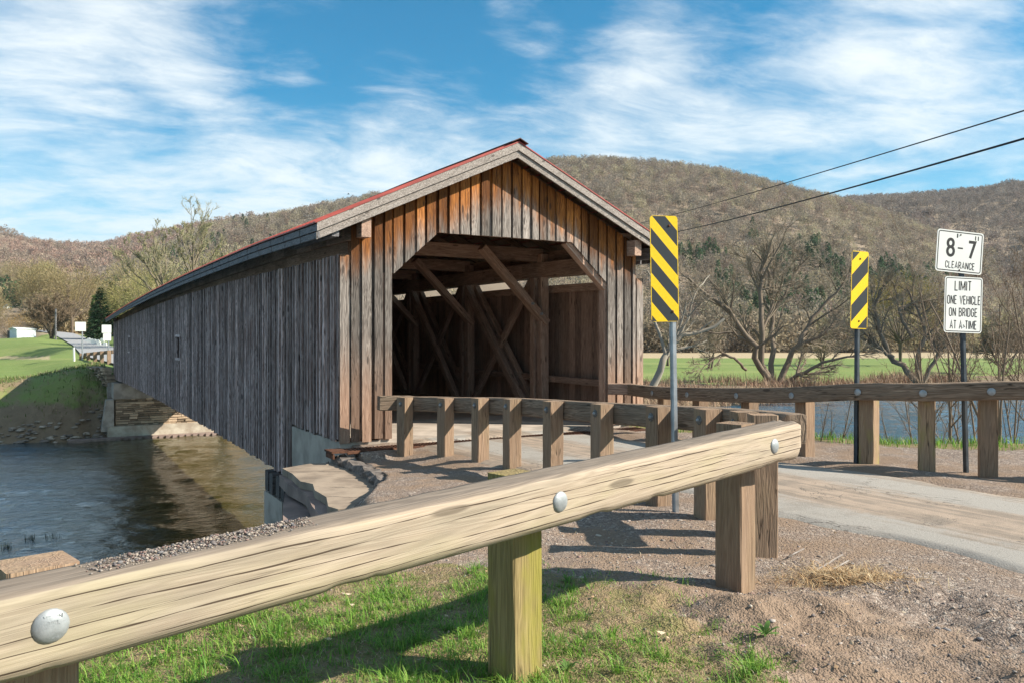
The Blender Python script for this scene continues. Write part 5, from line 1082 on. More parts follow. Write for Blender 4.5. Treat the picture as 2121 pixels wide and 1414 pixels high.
def puff_tree(loc, h, rw, label, seed, col, n=2600, group=None, name='budding_tree', sl=.034, cat='tree'):
    """a far leafing tree: trunk, limbs and a cloud of fine shoots in clumps"""
    rg = np.random.default_rng(seed); e_ = empty(name, loc, label, cat, group); base = np.array(Vector(loc)); s = Soup(); tr = Soup(); col = np.array(col)
    n = int(n*2.4); nc = 26; a = rg.uniform(0, 6.283, nc); ph = rg.uniform(-.25, 1, nc); q = np.sqrt(1-np.clip(ph, -1, 1)**2)*.75; ctr = base+np.stack([np.cos(a)*q*rw, np.sin(a)*q*rw, h*(.56+.36*ph)], -1)
    i = rg.integers(0, nc, n); g = nrm(rg.normal(0, 1, (n, 3)))*(rg.random((n, 1))**.45)*np.array([rw*.42, rw*.42, h*.17]); P = ctr[i]+g
    D = g/np.array([1, 1, .8])+nrm(P-base-np.array([0, 0, h*.3]))*rw*.3+rg.normal(0, rw*.12, (n, 3)); V, F, T = slivers(rg, P, D, h*rg.uniform(.5, 1.3, n)*sl, h*rg.uniform(.3, .7, n)*sl*.42, col, .3); s.add(V, F, T)
    P = np.repeat(base[None]+[0, 0, -.4], nc, 0); mid = base+np.array([0, 0, h*.25]); pts = np.stack([P, np.repeat(mid[None], nc, 0)+rg.normal(0, .1, (nc, 3)), (ctr+mid)/2+[0, 0, -h*.03], ctr], 1); V, F = tubes(pts, np.full((nc, 1), h*.010)*np.array([1.4, 1.1, .6, .25])[None], 5); tr.add(V, F, BARK*1.2)
    tr.build('trunk', MT['twig'], e_, True); s.build('crown', MT['fartwig'], e_); return e_
def lz(x, y): return float(far_h(np.array([float(x)]), np.array([float(y)]))[0])
def fp(px, Y): x = (px-1060.5)/1666*Y; return Vector((x, Y, lz(x, Y)))
# the big many-trunked tree on the far bank
Yb = 93; A = lambda px, py, dy=0: tuple(at(px, py, Yb+dy))
limbs = [([A(1588, 800), A(1575, 760, -1), A(1558, 715, -2), A(1530, 672, -3), A(1500, 640, -3), A(1462, 612, -4), A(1425, 575, -4)], .40),
         ([A(1592, 800), A(1583, 740), A(1578, 670), A(1577, 600, 1), A(1583, 555, 1), A(1588, 505, 1)], .42),
         ([A(1598, 800), A(1598, 740, 2), A(1600, 670, 3), A(1596, 610, 3), A(1592, 560, 4), A(1560, 520, 4)], .36),
         ([A(1610, 800), A(1628, 760, 1), A(1650, 715, 1), A(1675, 670, 2), A(1705, 635, 2), A(1745, 590, 2)], .40),
         ([A(1612, 805), A(1640, 782, -2), A(1680, 763, -3), A(1720, 745, -4), A(1770, 738, -5)], .30),
         ([A(1598, 650, 3), A(1625, 610, 3), A(1645, 570, 4), A(1668, 525, 4)], .22), ([A(1560, 715, -2), A(1520, 690, -3), A(1480, 690, -3), A(1430, 680, -4)], .18),
         ([A(1545, 765, -2), A(1520, 742, -4), A(1490, 735, -4), A(1455, 762, -5)], .18), ([A(1652, 715, 1), A(1690, 700, 0), A(1735, 672, 0), A(1775, 640, 0)], .2)]
bare_tree(at(1598, 800, Yb), 'large bare tree with many spreading trunks on the far bank, behind the right guardrail', limbs, seed=3, n1=9, n2=8, n3=7, lr=(.40, .55, .6), ang=(.62, .6, .55), wob=.10, up=.025, wtw=.036, bark=np.array((.18, .14, .105)), fine_=1)
Yt = 42; A = lambda px, py, dy=0: tuple(at(px, py, Yt+dy))
bare_tree(at(1348, 800, Yt), 'leaning pale trunk with a bare broken crown beside the right wall of the bridge', [([A(1346, 815), A(1362, 775), A(1382, 735), A(1402, 706, 1), A(1440, 690, 1), A(1500, 660, 1)], .22), ([A(1380, 738), A(1366, 690), A(1350, 650), A(1352, 600), A(1340, 560)], .10), ([A(1400, 706, 1), A(1425, 660, 1), A(1440, 610, 1), A(1470, 570, 2)], .09)], seed=9, n1=6, n2=7, n3=6, lr=(.4, .5, .55), wtw=.028, bark=np.array((.30, .26, .21)))
Yb = 80; A = lambda px, py, dy=0: tuple(at(px, py, Yb+dy))
bare_tree(at(1880, 800, Yb), 'dark bare tree with arching limbs between the striped marker and the white signs', [([A(1905, 800), A(1880, 765), A(1845, 735), A(1825, 690), A(1812, 640, 1), A(1822, 600, 1)], .34), ([A(1850, 740), A(1820, 720), A(1790, 690), A(1760, 660)], .2), ([A(1905, 800), A(1900, 740), A(1915, 690), A(1900, 640), (A(1880, 600))], .28), ([A(1890, 700), A(1870, 665), A(1865, 640), A(1905, 625), A(1960, 620)], .2), ([A(1906, 800), A(1935, 750), A(1960, 700), A(1985, 640)], .25)], seed=14, n1=10, n2=8, n3=8, lr=(.40, .55, .6), ang=(.62, .6, .55), wob=.11, up=.03, wtw=.034, bark=np.array((.18, .14, .105)))
puff_tree(fp(1865, 150), 16.5, 9, 'yellowish budding willow behind the dark arching tree', 22, (.25, .20, .085), 4200, name='budding_tree')
bare_tree(fp(1700, 130), 'bare greyish tree behind the right side of the many-trunked tree', None, h=10, r=.2, seed=31, n1=7, n2=6, n3=5, wtw=.045, wob=.10, stems=3)
bare_tree(fp(1470, 135), 'bare greyish tree behind the left side of the many-trunked tree', None, h=10, r=.2, seed=32, n1=7, n2=6, n3=5, wtw=.045, wob=.10, stems=3)
bare_tree(fp(1385, 150), 'slim bare tree just right of the bridge wall on the far field edge', None, h=15, r=.25, seed=33, n1=8, n2=8, n3=8, wtw=.07, stems=2)
bare_tree(fp(2080, 120), 'bare grey tree behind the saplings at the right edge', None, h=12, r=.22, seed=34, n1=9, n2=9, n3=8, wtw=.06, stems=3)
# saplings behind the right guardrail
SAP = [(1900, 930, 15.5, 640), (1945, 935, 14.8, 600), (1968, 940, 14.0, 575), (2030, 940, 15.5, 520), (2056, 940, 16.5, 500), (2070, 945, 13.0, 470), (2092, 940, 14.5, 500), (2110, 945, 15.2, 460), (2132, 950, 13.4, 520), (2010, 930, 18.0, 600), (1935, 925, 18, 640), (2160, 950, 14, 480)]
for k, (px, py_, Y, top) in enumerate(SAP):
    x = (px-1060.5)/1666*Y; z = gz_at(x, Y)-.05; ht = CAMZ+(707-top)/1666*Y-z
    bare_tree((x, Y, z), 'thin bare sapling among those growing beside the white signs behind the guardrail', None, h=ht*1.42, r=.028, seed=50+k, n1=6, n2=4, n3=2, lr=(.42, .5, .5), ang=(.55, .6, .6), wtw=.0075, up=.10, wob=.08, spread=.12, bark=np.array((.20, .155, .115)), twig=np.array((.24, .18, .13)), group='bare saplings behind the right guardrail', name='bare_sapling', cat='sapling', stems=2 if k % 3 else 1, fine_=.5)
for k, (px, Y, top) in enumerate([(1690, 13.2, 770), (1716, 13.4, 790), (1735, 13.0, 740), (1668, 13.6, 800), (1850, 13.2, 800)]):
    x = (px-1060.5)/1666*Y; z = gz_at(x, Y)-.05; ht = CAMZ+(707-top)/1666*Y-z
    bare_tree((x, Y, z), 'slender bare stem showing under the right guardrail against the water', None, h=ht*1.45, r=.014, seed=80+k, n1=4, n2=3, n3=2, lr=(.35, .4, .4), ang=(.5, .6, .6), wtw=.004, up=.06, wob=.06, spread=.2, bark=np.array((.17, .13, .09)), group='bare stems under the right guardrail', name='bare_sapling', cat='sapling', fine_=.5)
# trees left of the bridge
Yv = 112; A = lambda px, py, dy=0: tuple(at(px, 735-(735-py)*.84, Yv+dy))
VB = dict(n1=8, n2=7, n3=6, lr=(.36, .5, .5), ang=(.5, .6, .6), wtw=.05, up=.10, bark=np.array((.17, .14, .10)), twig=np.array((.30, .27, .17)), buds=((.42, .43, .20), 3, .09), name='budding_tree')
bare_tree(fp(345, 112), 'tall budding tree with limbs leaning left, rising over the bridge roof', [([A(347, 735), A(343, 640), A(335, 560), A(325, 510), A(318, 450)], .30), ([A(340, 600), A(322, 550, -1), A(295, 505, -1), A(262, 472, -2)], .17), ([A(342, 620), A(315, 575, 2), A(280, 535, 2), A(250, 500, 2)], .15), ([A(334, 550), A(332, 500, 2), A(342, 455, 2)], .16), ([A(325, 520), A(305, 480, 1), A(297, 452, 1)], .18)], seed=61, **VB)
Yv = 116
bare_tree(fp(402, 116), 'tallest budding tree with a fan shaped crown, rising over the bridge roof', [([A(402, 735), A(398, 630), A(398, 560), A(400, 500), A(398, 415)], .30), ([A(398, 560), A(388, 520, -1), A(375, 480, -2), A(366, 440, -2)], .17), ([A(398, 540), A(410, 495, 1), A(418, 460, 2), A(425, 425, 2)], .17), ([A(398, 570), A(418, 530, 1), A(438, 495, 2), A(452, 462, 2)], .16), ([A(399, 500), A(390, 460, 2), A(386, 422, 3)], .2), ([A(400, 600), A(425, 570, 2), A(445, 540, 3), (A(456, 510, 3))], .18)], seed=67, **VB)
for k, (px, Y, h, rw, col, lab) in enumerate([(300, 135, 11, 5.5, (.34, .30, .13), 'low yellow green budding tree against the far end of the bridge roof'), (345, 120, 11, 6, (.36, .32, .15), 'yellow green budding tree at the foot of the two tall trees'), (455, 140, 15, 7, (.35, .31, .16), 'pale yellow budding tree right of the tallest tree above the roof'), (268, 170, 15, 7, (.33, .27, .14), 'tan budding tree behind the dark conifers')]):
    puff_tree(fp(px, Y), h, rw, lab, 100+k, col, 2600)
conifer(fp(196, 176), 9.5, 3.0, 'leafy bright green small conifer left of the dark conifers', 5, 1800, (.10, .17, .045))
conifer(fp(209, 170), 11.0, 4.0, 'dark green conifer, left of the pair above the far road', 6, 3600, (.045, .085, .04)); conifer(fp(231, 174), 11.6, 4.2, 'dark green conifer, right of the pair above the far road', 7, 3600, (.05, .10, .042))
conifer(fp(262, 170), 9.6, 3.6, 'shorter dark conifer touching the end of the bridge roof', 8, 2600, (.055, .10, .045))
bare_tree(fp(107, 175), 'grey brown bare bush tree spreading at the bend of the far road', None, h=13, r=.2, seed=71, n1=9, n2=9, n3=8, wtw=.075, stems=9, spread=.42, bark=np.array((.15, .115, .08)), twig=np.array((.22, .165, .11)), name='bare_tree')
puff_tree(fp(55, 200), 7, 4, 'rust orange budding tree right behind the pale shed', 120, (.34, .22, .09), 2600); puff_tree(fp(22, 215), 8, 5, 'brown bare bush left of the rust orange tree', 121, (.22, .16, .10), 2200)
for k, (px, Y, h, rw, col, lab) in enumerate([(92, 240, 21, 8.5, (.30, .245, .135), 'large rounded tan tree in the middle of the left slope'), (150, 235, 20, 9, (.31, .25, .14), 'rounded tan tree above the bend of the far road'), (27, 560, 26, 12, (.34, .285, .15), 'domed tan tree high on the left edge of the slope'), (100, 560, 27, 11, (.38, .34, .14), 'domed yellow green tree high on the left slope'), (175, 270, 17, 6.5, (.26, .20, .125), 'brown round tree left of the conifer pair'), (-35, 260, 18, 8, (.28, .225, .12), 'tan tree cut by the left edge above the house')]):
    puff_tree(fp(px, Y) if Y < 400 else Vector(((px-1060.5)/1666*Y, Y, float(HD(np.array([(px-1060.5)/1666]), np.array([float(Y)]))[0]))), h, rw, lab, 130+k, col, 3600)
# forests on the hills: one crown cloud per hill
def forest(name, H, Y0, Y1, u0, u1, n, hh, tris, pal, seed, wsl, skip=None, kind_label=None, zmin=-.12):
    rg = np.random.default_rng(seed); u = rg.uniform(u0, u1, n); Y = np.sqrt(rg.uniform(Y0**2, Y1**2, n)); 
    if skip is not None: k = ~skip(u, Y, rg); u, Y = u[k], Y[k]; n = len(u)
    z = H(u, Y); x = u*Y; base = np.stack([x, Y, z], -1); h = hh*rg.uniform(.65, 1.25, n); rw = h*rg.uniform(.28, .40, n)
    pal = np.array(pal); mixv = fbm(x*.012, Y*.012, 4, seed)*2.2+.5+rg.normal(0, .28, n); ci = np.clip((mixv*len(pal)).astype(int), 0, len(pal)-1); col = pal[ci]*rg.uniform(.68, 1.26, (n, 1))
    P = nrm(rg.normal(0, 1, (n, tris, 3)).astype(np.float32)).astype(np.float32); base = base.astype(np.float32); h = h.astype(np.float32); rw = rw.astype(np.float32); col = col.astype(np.float32); P[..., 2] = np.abs(P[..., 2])*(1-zmin-.12)+zmin; P = P*(rg.random((n, tris, 1), dtype=np.float32)**.35); C_ = base[:, None]+P*np.stack([rw, rw, h*.62], -1)[:, None]+np.array([0, 0, 1])*(h*.38)[:, None, None]
    D = nrm(P*np.array([1, 1, 1.3])+rg.normal(0, .55, P.shape)); q = nrm(np.cross(D, rg.normal(0, 1, D.shape))); L = (h[:, None]*rg.uniform(.6, 1.4, (n, tris))*wsl)[..., None]
    V = np.stack([C_-q*L*.42, C_+q*L*.42, C_+D*L], 2).reshape(-1, 3); T = np.repeat((col[:, None]*rg.uniform(.72, 1.28, (n, tris, 1))).reshape(-1, 3), 3, 0); F = np.arange(len(V)).reshape(-1, 3)
    # bare stems
    q2 = np.array([.012, 0, 0]); S = np.stack([base-[0, 0, .5]+np.outer(h, q2), base-[0, 0, .5]-np.outer(h, q2), base+np.outer(h, [0, 0, .7])], 1).reshape(-1, 3)
    V2 = np.concatenate([V, S]); F2 = np.concatenate([F, np.arange(len(S)).reshape(-1, 3)+len(V)]); T2 = np.concatenate([T, np.tile(np.array([[.20, .17, .14]]), (len(S), 1))])
    tag(np_mesh(name, V2, [F2], MT['fartwig'], tint=T2), kind='stuff')
GREY = [(.26, .21, .17), (.30, .25, .19), (.28, .243, .19), (.34, .295, .205), (.37, .325, .215), (.30, .257, .195), (.29, .218, .175), (.27, .233, .19)]
RED = [(.33, .225, .18), (.34, .23, .18), (.31, .235, .19), (.32, .25, .195), (.34, .27, .205)]
TAN = [(.30, .24, .145), (.37, .305, .17), (.40, .345, .19), (.35, .285, .17), (.30, .22, .15), (.42, .375, .20), (.27, .225, .16)]
forest('forest', HB, 345, 1030, -.50, .84, 11000, 12.5, 190, GREY, 1, .062, skip=lambda u, Y, r: (u > -.17) & (u < .04) & (r.random(len(u)) < .85))
forest('forest', HC, 620, 1640, .30, .80, 6500, 14, 110, [tuple(q*.80 for q in g_) for g_ in [(.27, .23, .20), (.30, .26, .22), (.28, .245, .215), (.32, .275, .23), (.31, .245, .21)]], 2, .085)
forest('forest', HA, 900, 1930, -.80, -.22, 4800, 16, 100, RED, 3, .10)
forest('forest', HD, 285, 740, -.85, -.22, 3600, 12.5, 200, TAN, 4, .062, skip=lambda u, Y, r: (np.abs(u+.630) < .032) & (Y < 475))
# treeline along the far edge of the right field
tl = lambda u, Y: land(u*Y, Y)
forest('treeline', tl, 285, 350, .13, .80, 260, 13.5, 260, [(.27, .22, .16), (.32, .265, .18), (.26, .21, .155), (.36, .315, .19)], 8, .085, zmin=-.6)
forest('treeline', tl, 255, 330, -.80, -.48, 240, 9.5, 260, TAN, 9, .075, zmin=-.6, skip=lambda u, Y, r: np.abs(u+.630) < .045)
# far conifers: dark clumps low on the right hill and dots on the left slopes
def conifer_mass(name, spots, H, seed, hh=15, col=(.032, .062, .032)):
    rg = np.random.default_rng(seed); V_ = []; T_ = []
    for (px, Y) in spots:
        u = (px-1060.5)/1666; b0 = np.array([u*Y, Y, float(H(np.array([u]), np.array([float(Y)]))[0])]); h = hh*rg.uniform(.75, 1.3); n = 300; t = rg.random(n)**1.2; a = rg.uniform(0, 6.283, n); rr = h*.21*(1-t)**.8*(.3+.7*rg.random(n)**.5)
        P = b0+np.stack([np.cos(a)*rr, np.sin(a)*rr, h*(.03+.97*t)-rr*.3], -1); D = np.stack([np.cos(a), np.sin(a), rg.normal(-.2, .35, n)], -1)+rg.normal(0, .3, (n, 3)); V, F, T = slivers(rg, P, D, h*rg.uniform(.06, .11, n), h*rg.uniform(.035, .06, n), np.array(col)*rg.uniform(.7, 1.4), .45); V_.append(V); T_.append(T)
    V = np.concatenate(V_); tag(np_mesh(name, V, [np.arange(len(V)).reshape(-1, 3)], MT['leaf'], tint=np.concatenate(T_)), kind='stuff')
rg = np.random.default_rng(17); sp2 = []
for (px, py_, n_, wx) in [(1420, 540, 10, 26), (1470, 530, 8, 24), (1560, 500, 3, 8), (1620, 545, 10, 26), (1690, 520, 12, 30), (1730, 560, 14, 34), (1640, 600, 10, 30), (1800, 590, 16, 36), (1870, 590, 18, 40), (1840, 560, 8, 40), (1560, 640, 12, 60), (1600, 690, 8, 60), (1820, 640, 12, 30), (1290, 470, 2, 6), (1262, 446, 3, 8), (1500, 590, 6, 20), (1930, 570, 6, 30), (1680, 640, 8, 40), (1750, 620, 7, 30)]:
    for k in range(int(n_*3.0)):
        p_ = px+rg.normal(0, wx*.6); y_ = py_+rg.normal(0, 9)+14+(p_-px)*.25; best = min(np.linspace(350, 1000, 90), key=lambda Y: abs(707-(float(HB(np.array([(p_-1060.5)/1666]), np.array([Y]))[0])-CAMZ)/Y*1666-y_)); sp2.append((p_, best))
conifer_mass('conifer_stand', sp2, HB, 3, 11.5, (.072, .115, .058))
sp3 = [(rg.uniform(-60, 330), rg.uniform(330, 700)) for _ in range(46)]+[(rg.uniform(215, 250), rg.uniform(480, 560)) for _ in range(10)]+[(rg.uniform(0, 60), rg.uniform(470, 540)) for _ in range(12)]
conifer_mass('conifer_stand', sp3, HD, 5, 13, (.06, .10, .045)); sp4 = [(rg.uniform(330, 560), rg.uniform(380, 900)) for _ in range(30)]; conifer_mass('conifer_stand', sp4, HB, 6, 16, (.05, .085, .045))
# ---------------------------------------------------------------- brush, grass, stones
def blades(name, pos, L, W, cols, seed, lean=.5, mat='grass', label=None, parent=None):
    rg = np.random.default_rng(seed); n = len(pos); a = rg.uniform(0, 6.283, n); d = np.stack([np.cos(a), np.sin(a)], 1); l = L*rg.uniform(.5, 1.3, n); b_ = rg.uniform(.15, 1, n)*lean; w = W*rg.uniform(.6, 1.3, n); sd = np.stack([-d[:, 1], d[:, 0]], 1)
    def pt(t, q): return np.stack([pos[:, 0]+d[:, 0]*l*b_*t**1.8+sd[:, 0]*w*q, pos[:, 1]+d[:, 1]*l*b_*t**1.8+sd[:, 1]*w*q, pos[:, 2]+l*t*(1-.35*b_*t)], -1)
    V = np.stack([pt(0, -.5), pt(0, .5), pt(.5, .45), pt(.5, -.45), pt(1, 0)], 1).reshape(-1, 3); o = np.arange(n)[:, None]*5; ci = np.array(cols)[rg.integers(0, len(cols), n)]*rg.uniform(.75, 1.25, (n, 1))
    return np_mesh(name, V, [o+np.array([[0, 1, 2, 3]]), o+np.array([[3, 2, 4]])], MT[mat], parent, tint=np.repeat(ci, 5, 0))
GR = [(.11, .23, .028), (.16, .31, .04), (.21, .38, .055), (.12, .26, .045), (.28, .38, .08)]
rg = np.random.default_rng(77)
# tufts of spring grass under and before the rail
tx = rg.uniform(-4.2, 1.7, 13000); ty = rg.uniform(1.6, 6.6, 13000); g_ = grass_mask(tx, ty); cl_ = fbm(tx*1.5+9, ty*1.5, 4, 61)*1.6+.50; gp = smooth01((4.3-ty+fbm(tx, ty, 2, 3)*1.5)/1.6)*.36
k = (rg.random(13000) < g_*np.clip((cl_+gp)*1.1-.18, 0, 1)); tx, ty = tx[k], ty[k]
kk = rg.integers(9, 34, len(tx)); idx = np.repeat(np.arange(len(tx)), kk); sp_r = rg.uniform(.015, .05, len(tx))[idx]; bx = tx[idx]+rg.normal(0, 1, len(idx))*sp_r; by = ty[idx]+rg.normal(0, 1, len(idx))*sp_r
hgt = (.35+1.2*rg.random(len(tx))**2)[idx]*.095*rg.uniform(.6, 1.1, len(idx))
tag(blades('grass', np.stack([bx, by, ground_h(bx, by)-.006], -1), hgt, .0046, GR, 5, 1.5), kind='stuff')
nx_ = 60000; bx = rg.uniform(-4.2, 1.8, nx_); by = rg.uniform(1.6, 6.8, nx_); k = rg.random(nx_) < grass_mask(bx, by)*np.clip(fbm(bx*1.2+3, by*1.2, 4, 66)*1.8+.30+.35*smooth01((4.2-by)/1.5), .05, 1); bx, by = bx[k], by[k]
tag(blades('short_grass', np.stack([bx, by, ground_h(bx, by)-.004], -1), rg.uniform(.5, 1.5, len(bx))*.032, .0042, GR+[(.30, .29, .10), (.34, .30, .14)], 6, 1.8), kind='stuff')
nx_ = 26000; bx = rg.uniform(-4.2, 3.2, nx_); by = rg.uniform(1.6, 7.0, nx_); k = rg.random(nx_) < np.maximum(grass_mask(bx, by), .06); bx, by = bx[k], by[k]
tag(blades('dead_grass', np.stack([bx, by, ground_h(bx, by)+.002], -1), np.full(len(bx), .030), .004, [(.46, .36, .22), (.36, .27, .16), (.25, .18, .11), (.52, .43, .29)], 8, 2.2), kind='stuff')
# grass strip on the right bank crest and the near left bank
for (nm, n_, cond, L_) in (('grass', 30000, 'r', .17), ('grass', 9000, 'l', .12)):
    if cond == 'r': bx = rg.uniform(1.5, 12, n_); by = rg.uniform(9.2, 17.5, n_)
    else: bx = rg.uniform(-6, -1.2, n_); by = rg.uniform(4.0, 9.0, n_)
    d_ = crest_d(bx, by); s_, t_ = st(bx, by); lo, hi = (-.75, .55) if cond == 'r' else (-.1, 2.0); k = (d_ > lo+fbm(bx*2, by*2, 3, 4)*.7) & (d_ < hi) & (rg.random(n_) < .25+.9*np.clip(fbm(bx*1.3, by*1.3, 3, 14)+.4, 0, 1)); k &= (s_ > 4.6) if cond == 'r' else (by < 7.4); bx, by = bx[k], by[k]
    tag(blades(nm, np.stack([bx, by, ground_h(bx, by)-.02], -1), np.full(len(bx), L_), .010, GR, 15, .7), kind='stuff')
nn_ = 8000; bx = rg.uniform(3, 16, nn_); by = rg.uniform(10, 19, nn_); d_ = crest_d(bx, by); s_, t_ = st(bx, by); k = (d_ > .35) & (d_ < 5.0) & (s_ > 5.4) & (rg.random(nn_) < .3+np.clip(fbm(bx*.8, by*.8, 3, 44)*2.5+.4, 0, 1)); bx, by = bx[k], by[k]
tag(blades('dry_brush', np.stack([bx, by, ground_h(bx, by)-.02], -1), np.full(len(bx), .24), .008, [(.40, .29, .18), (.30, .20, .12), (.22, .15, .10), (.48, .38, .25)], 19, 1.6), kind='stuff')
# brush along the far bank
nn_ = 85000; q_ = rg.uniform(-.2, 15.0, nn_); s_ = rg.uniform(7, 100, nn_); tt_ = bank_t(s_)+q_; bx = OX+BX.x*s_+AX.x*tt_; by = OY+BX.y*s_+AX.y*tt_; k = (rg.random(nn_) < np.clip(.55+fbm(s_*.15, q_*.3, 4, 9)*2.4-.045*q_, 0, 1)); bx, by = bx[k], by[k]
tag(blades('dry_brush', np.stack([bx, by, far_h(bx, by)-.1], -1), rg.uniform(.4, 1.6, len(bx)), .045, [(.34, .215, .15), (.29, .18, .125), (.38, .265, .18), (.24, .16, .115), (.42, .32, .21)], 23, .7, 'twig'), kind='stuff')
nn_ = 70000; q_ = rg.uniform(.5, 14, nn_); s_ = rg.uniform(-70, -1.2, nn_); tt_ = bank_t(s_)+q_; bx = OX+BX.x*s_+AX.x*tt_; by = OY+BX.y*s_+AX.y*tt_; fz_ = far_h(bx, by); k = (rg.random(nn_) < np.clip((fz_+4.0)/2.2, .04, 1)*np.clip(.6+fbm(s_*.3, q_*.3, 3, 4)*2, 0, 1)); bx, by, fz_ = bx[k], by[k], fz_[k]
tag(blades('bank_grass', np.stack([bx, by, fz_-.05], -1), rg.uniform(.5, 1.8, len(bx))*.26, .045, [(.13, .19, .045), (.17, .22, .06), (.30, .25, .13), (.11, .16, .04), (.34, .28, .17)], 24, 1.2), kind='stuff')
# rocks at the far waterline
nn_ = 900; q_ = rg.uniform(-.8, 3.2, nn_); s_ = -1.4-rg.random(nn_)**1.3*34; tt_ = bank_t(s_)+q_; bx = OX+BX.x*s_+AX.x*tt_; by = OY+BX.y*s_+AX.y*tt_
tag(stones('riprap', np.stack([bx, by, far_h(bx, by)+.02], -1), rg.uniform(.14, .42, nn_)*(1-.12*q_), [(.30, .25, .20), (.24, .20, .165), (.36, .30, .24), (.20, .165, .14)], rg, .38), kind='stuff')
# loose stones on the near ground
nn_ = 9000; bx = rg.uniform(-1.5, 4.6, nn_); by = rg.uniform(1.9, 8.6, nn_)**1.0; rm_ = road_mask(bx, by); d_ = crest_d(bx, by); k = (d_ < -.1) & (rg.random(nn_) > grass_mask(bx, by)*.85) & (rg.random(nn_) > rm_*.985); bx, by = bx[k], by[k]; sz = .004+.009*rg.random(len(bx))**3
tag(stones('pebbles', np.stack([bx, by, ground_h(bx, by)+sz*.15], -1), sz, GC, rg), kind='stuff')
p = at(1938, 1228, 2.95); cob = stones('cobble', np.array([[p.x, p.y, gz_at(p.x, p.y)+.006]]), np.array([.019]), [(.44, .28, .15)], np.random.default_rng(3), .75); tag(cob, 'rounded tan cobble lying on the bare dirt at lower right', 'stone')
# dead leaves caught in the turf, larger stones on the dirt
nn_ = 420; bx = rg.uniform(-3, 3.4, nn_); by = rg.uniform(1.9, 6.8, nn_); k = rg.random(nn_) < .15+.85*grass_mask(bx, by); bx, by = bx[k], by[k]; nl = len(bx); a_ = rg.uniform(0, 6.28, nl); ll = rg.uniform(.010, .026, nl); z_ = ground_h(bx, by)+.010; dx_ = np.cos(a_)*ll; dy_ = np.sin(a_)*ll; ex = -np.sin(a_)*ll*.45; ey = np.cos(a_)*ll*.45; up_l = ll*rg.uniform(.2, .7, nl)
LV = np.stack([np.stack([bx-dx_, by-dy_, z_+up_l*.5], -1), np.stack([bx+ex, by+ey, z_], -1), np.stack([bx+dx_, by+dy_, z_+up_l], -1), np.stack([bx-ex, by-ey, z_+up_l*.8], -1)], 1).reshape(-1, 3); lc = np.array([(.50, .37, .24), (.36, .24, .14), (.56, .46, .33)])[rg.integers(0, 3, nl)]
tag(np_mesh('dead_leaves', LV, [np.arange(4*nl).reshape(-1, 4)[:, [0, 1, 2]], np.arange(4*nl).reshape(-1, 4)[:, [0, 2, 3]]], MT['twig'], tint=np.repeat(lc, 4, 0)), kind='stuff')
nn_ = 260; bx = rg.uniform(.4, 4.6, nn_); by = rg.uniform(1.9, 7.5, nn_); k = (rg.random(nn_) > grass_mask(bx, by)) & (rg.random(nn_) > road_mask(bx, by)); bx, by = bx[k], by[k]; sz = .010+.016*rg.random(len(bx))**2.5
tag(stones('loose_stones', np.stack([bx, by, ground_h(bx, by)+sz*.1], -1), sz, GC, rg, .55), kind='stuff')
# straw heap and sticks by the double post
nn_ = 2600; th_ = rg.uniform(0, 6.28, nn_); rr_ = np.abs(rg.normal(0, .5, nn_)); cx_, cy_ = (1745-1060.5)/1666*5.45, 5.45
bx = cx_+np.cos(th_)*rr_*.50; by = cy_+np.sin(th_)*rr_*.36; pz = ground_h(bx, by)+np.exp(-rr_**2*5)*.035*rg.random(nn_)
tag(blades('straw', np.stack([bx, by, pz], -1), rg.uniform(.03, .10, nn_), .004, [(.46, .32, .17), (.34, .21, .11), (.26, .16, .085), (.54, .42, .26)], 31, 3.2, 'twig'), kind='stuff')
for k, (p0, p1, lab) in enumerate([((1690, 1183), (1745, 1155), 'longer pale stick lying at the front of the straw heap'), ((1700, 1195), (1758, 1167), 'pale stick lying nearest the camera beside the straw heap'), ((1632, 1156), (1665, 1140), 'short pale twig at the left of the straw heap')]):
    mb = MB(); Y = 1.6*1666/(p0[1]-707); Y2 = 1.6*1666/(p1[1]-707); a_ = at(p0[0], p0[1], Y); b_ = at(p1[0], p1[1], Y2); za = gz_at(a_.x, a_.y)+.022; zb = gz_at(b_.x, b_.y)+.026; m1 = (a_+b_)/2+Vector((.01, .012, 0))
    mb.beam((a_.x, a_.y, za), (m1.x, m1.y, (za+zb)/2), .011, .011, cham=.003); mb.beam((m1.x, m1.y, (za+zb)/2), (b_.x, b_.y, zb), .010, .009, cham=.003); tag(mb.build('stick', MT['rake']), lab, 'stick')
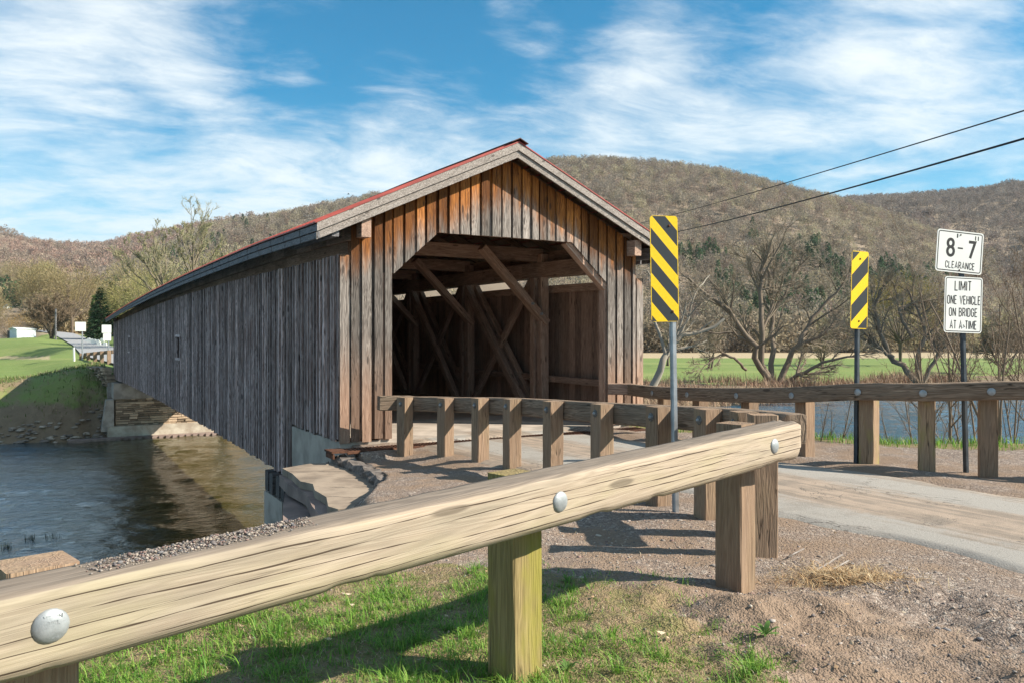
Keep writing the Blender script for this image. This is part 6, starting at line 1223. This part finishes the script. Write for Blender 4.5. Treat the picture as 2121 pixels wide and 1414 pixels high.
# weeds: broad-leaved rosettes
def rosette(px, Y, s, lab, seed):
    rg = np.random.default_rng(seed); x = (px-1060.5)/1666*Y; n = 16; S = Soup(); a = np.arange(n)*2.4+rg.uniform(0, 1, n); ln = s*rg.uniform(.6, 1.15, n); el = rg.uniform(.25, 1.0, n); z0 = gz_at(x, Y)
    d = np.stack([np.cos(a)*np.cos(el), np.sin(a)*np.cos(el), np.sin(el)], -1); sd = np.stack([-np.sin(a), np.cos(a), 0*a], -1); b0 = np.array([x, Y, z0])
    def pt(t, q, dr): return b0+d*(ln*t)[:, None]+sd*(ln*q)[:, None]-np.array([0, 0, 1])*(ln*dr)[:, None]
    V = np.stack([pt(0, -.03, 0), pt(0, .03, 0), pt(.45, .13, .0), pt(.45, -.13, .0), pt(.8, .10, .10), pt(.8, -.10, .10), pt(1.05, 0, .28)], 1).reshape(-1, 3); o = np.arange(n)[:, None]*7; t = np.repeat(np.array([(.13, .23, .06)])*rg.uniform(.7, 1.35, (n, 1)), 7, 0)
    S.add(V, np.concatenate([o+np.array([[0, 1, 2, 3]]), o+np.array([[3, 2, 4, 5]])]), t); S.F3.append(o+np.array([[5, 4, 6]])); o_ = S.build('weed', MT['leaf']); tag(o_, lab, 'weed')
rosette(1180, 2.72, .06, 'leafy rosette weed on the dirt at the bottom, right of the near post', 1); rosette(1175, 3.95, .07, 'leafy weed right beside the near post', 2); rosette(955, 3.6, .075, 'broad leaved weed in the rail shadow left of the near post', 3); rosette(1585, 4.2, .09, 'lone bright green weed clump on the bare dirt below the double post', 4); rosette(735, 2.75, .08, 'dark leafy weed in the grass at the bottom centre', 5); rosette(1175, 5.3, .07, 'small weed at the gravel edge right of the near post', 6)
# tufts rising out of the river near the rail
nn_ = 110; px_ = np.concatenate([rg.normal(12, 8, 40), rg.normal(60, 7, 34), rg.normal(108, 9, 36)]); Yw_ = 6.4*1666/(np.concatenate([np.full(40, 1132), np.full(34, 1116), np.full(36, 1112)])-707)+rg.normal(0, .15, nn_)
tag(blades('reeds', np.stack([(px_-1060.5)/1666*Yw_, Yw_, np.full(nn_, WATER_Z-.05)], -1), np.full(nn_, .22), .014, [(.04, .05, .025), (.06, .06, .03)], 37, .3), kind='stuff')
HAZE = 0.00005
# ---------------------------------------------------------------- thin spring haze over the valley
mb = MB(); mb.extr([(-3400, -60, -8), (3400, -60, -8), (3400, 2400, -8), (-3400, 2400, -8)], (0, 0, 560), lambda p: p)
m, nt, b = new_mat('valley_haze'); nt.nodes.remove(b); pvn = nt.nodes.new('ShaderNodeVolumePrincipled'); pvn.inputs['Density'].default_value = HAZE; pvn.inputs['Color'].default_value = (0.90, 0.94, 1.0, 1); nt.links.new(pvn.outputs[0], nt.nodes['Material Output'].inputs['Volume'])
tag(mb.build('haze', m), kind='stuff')
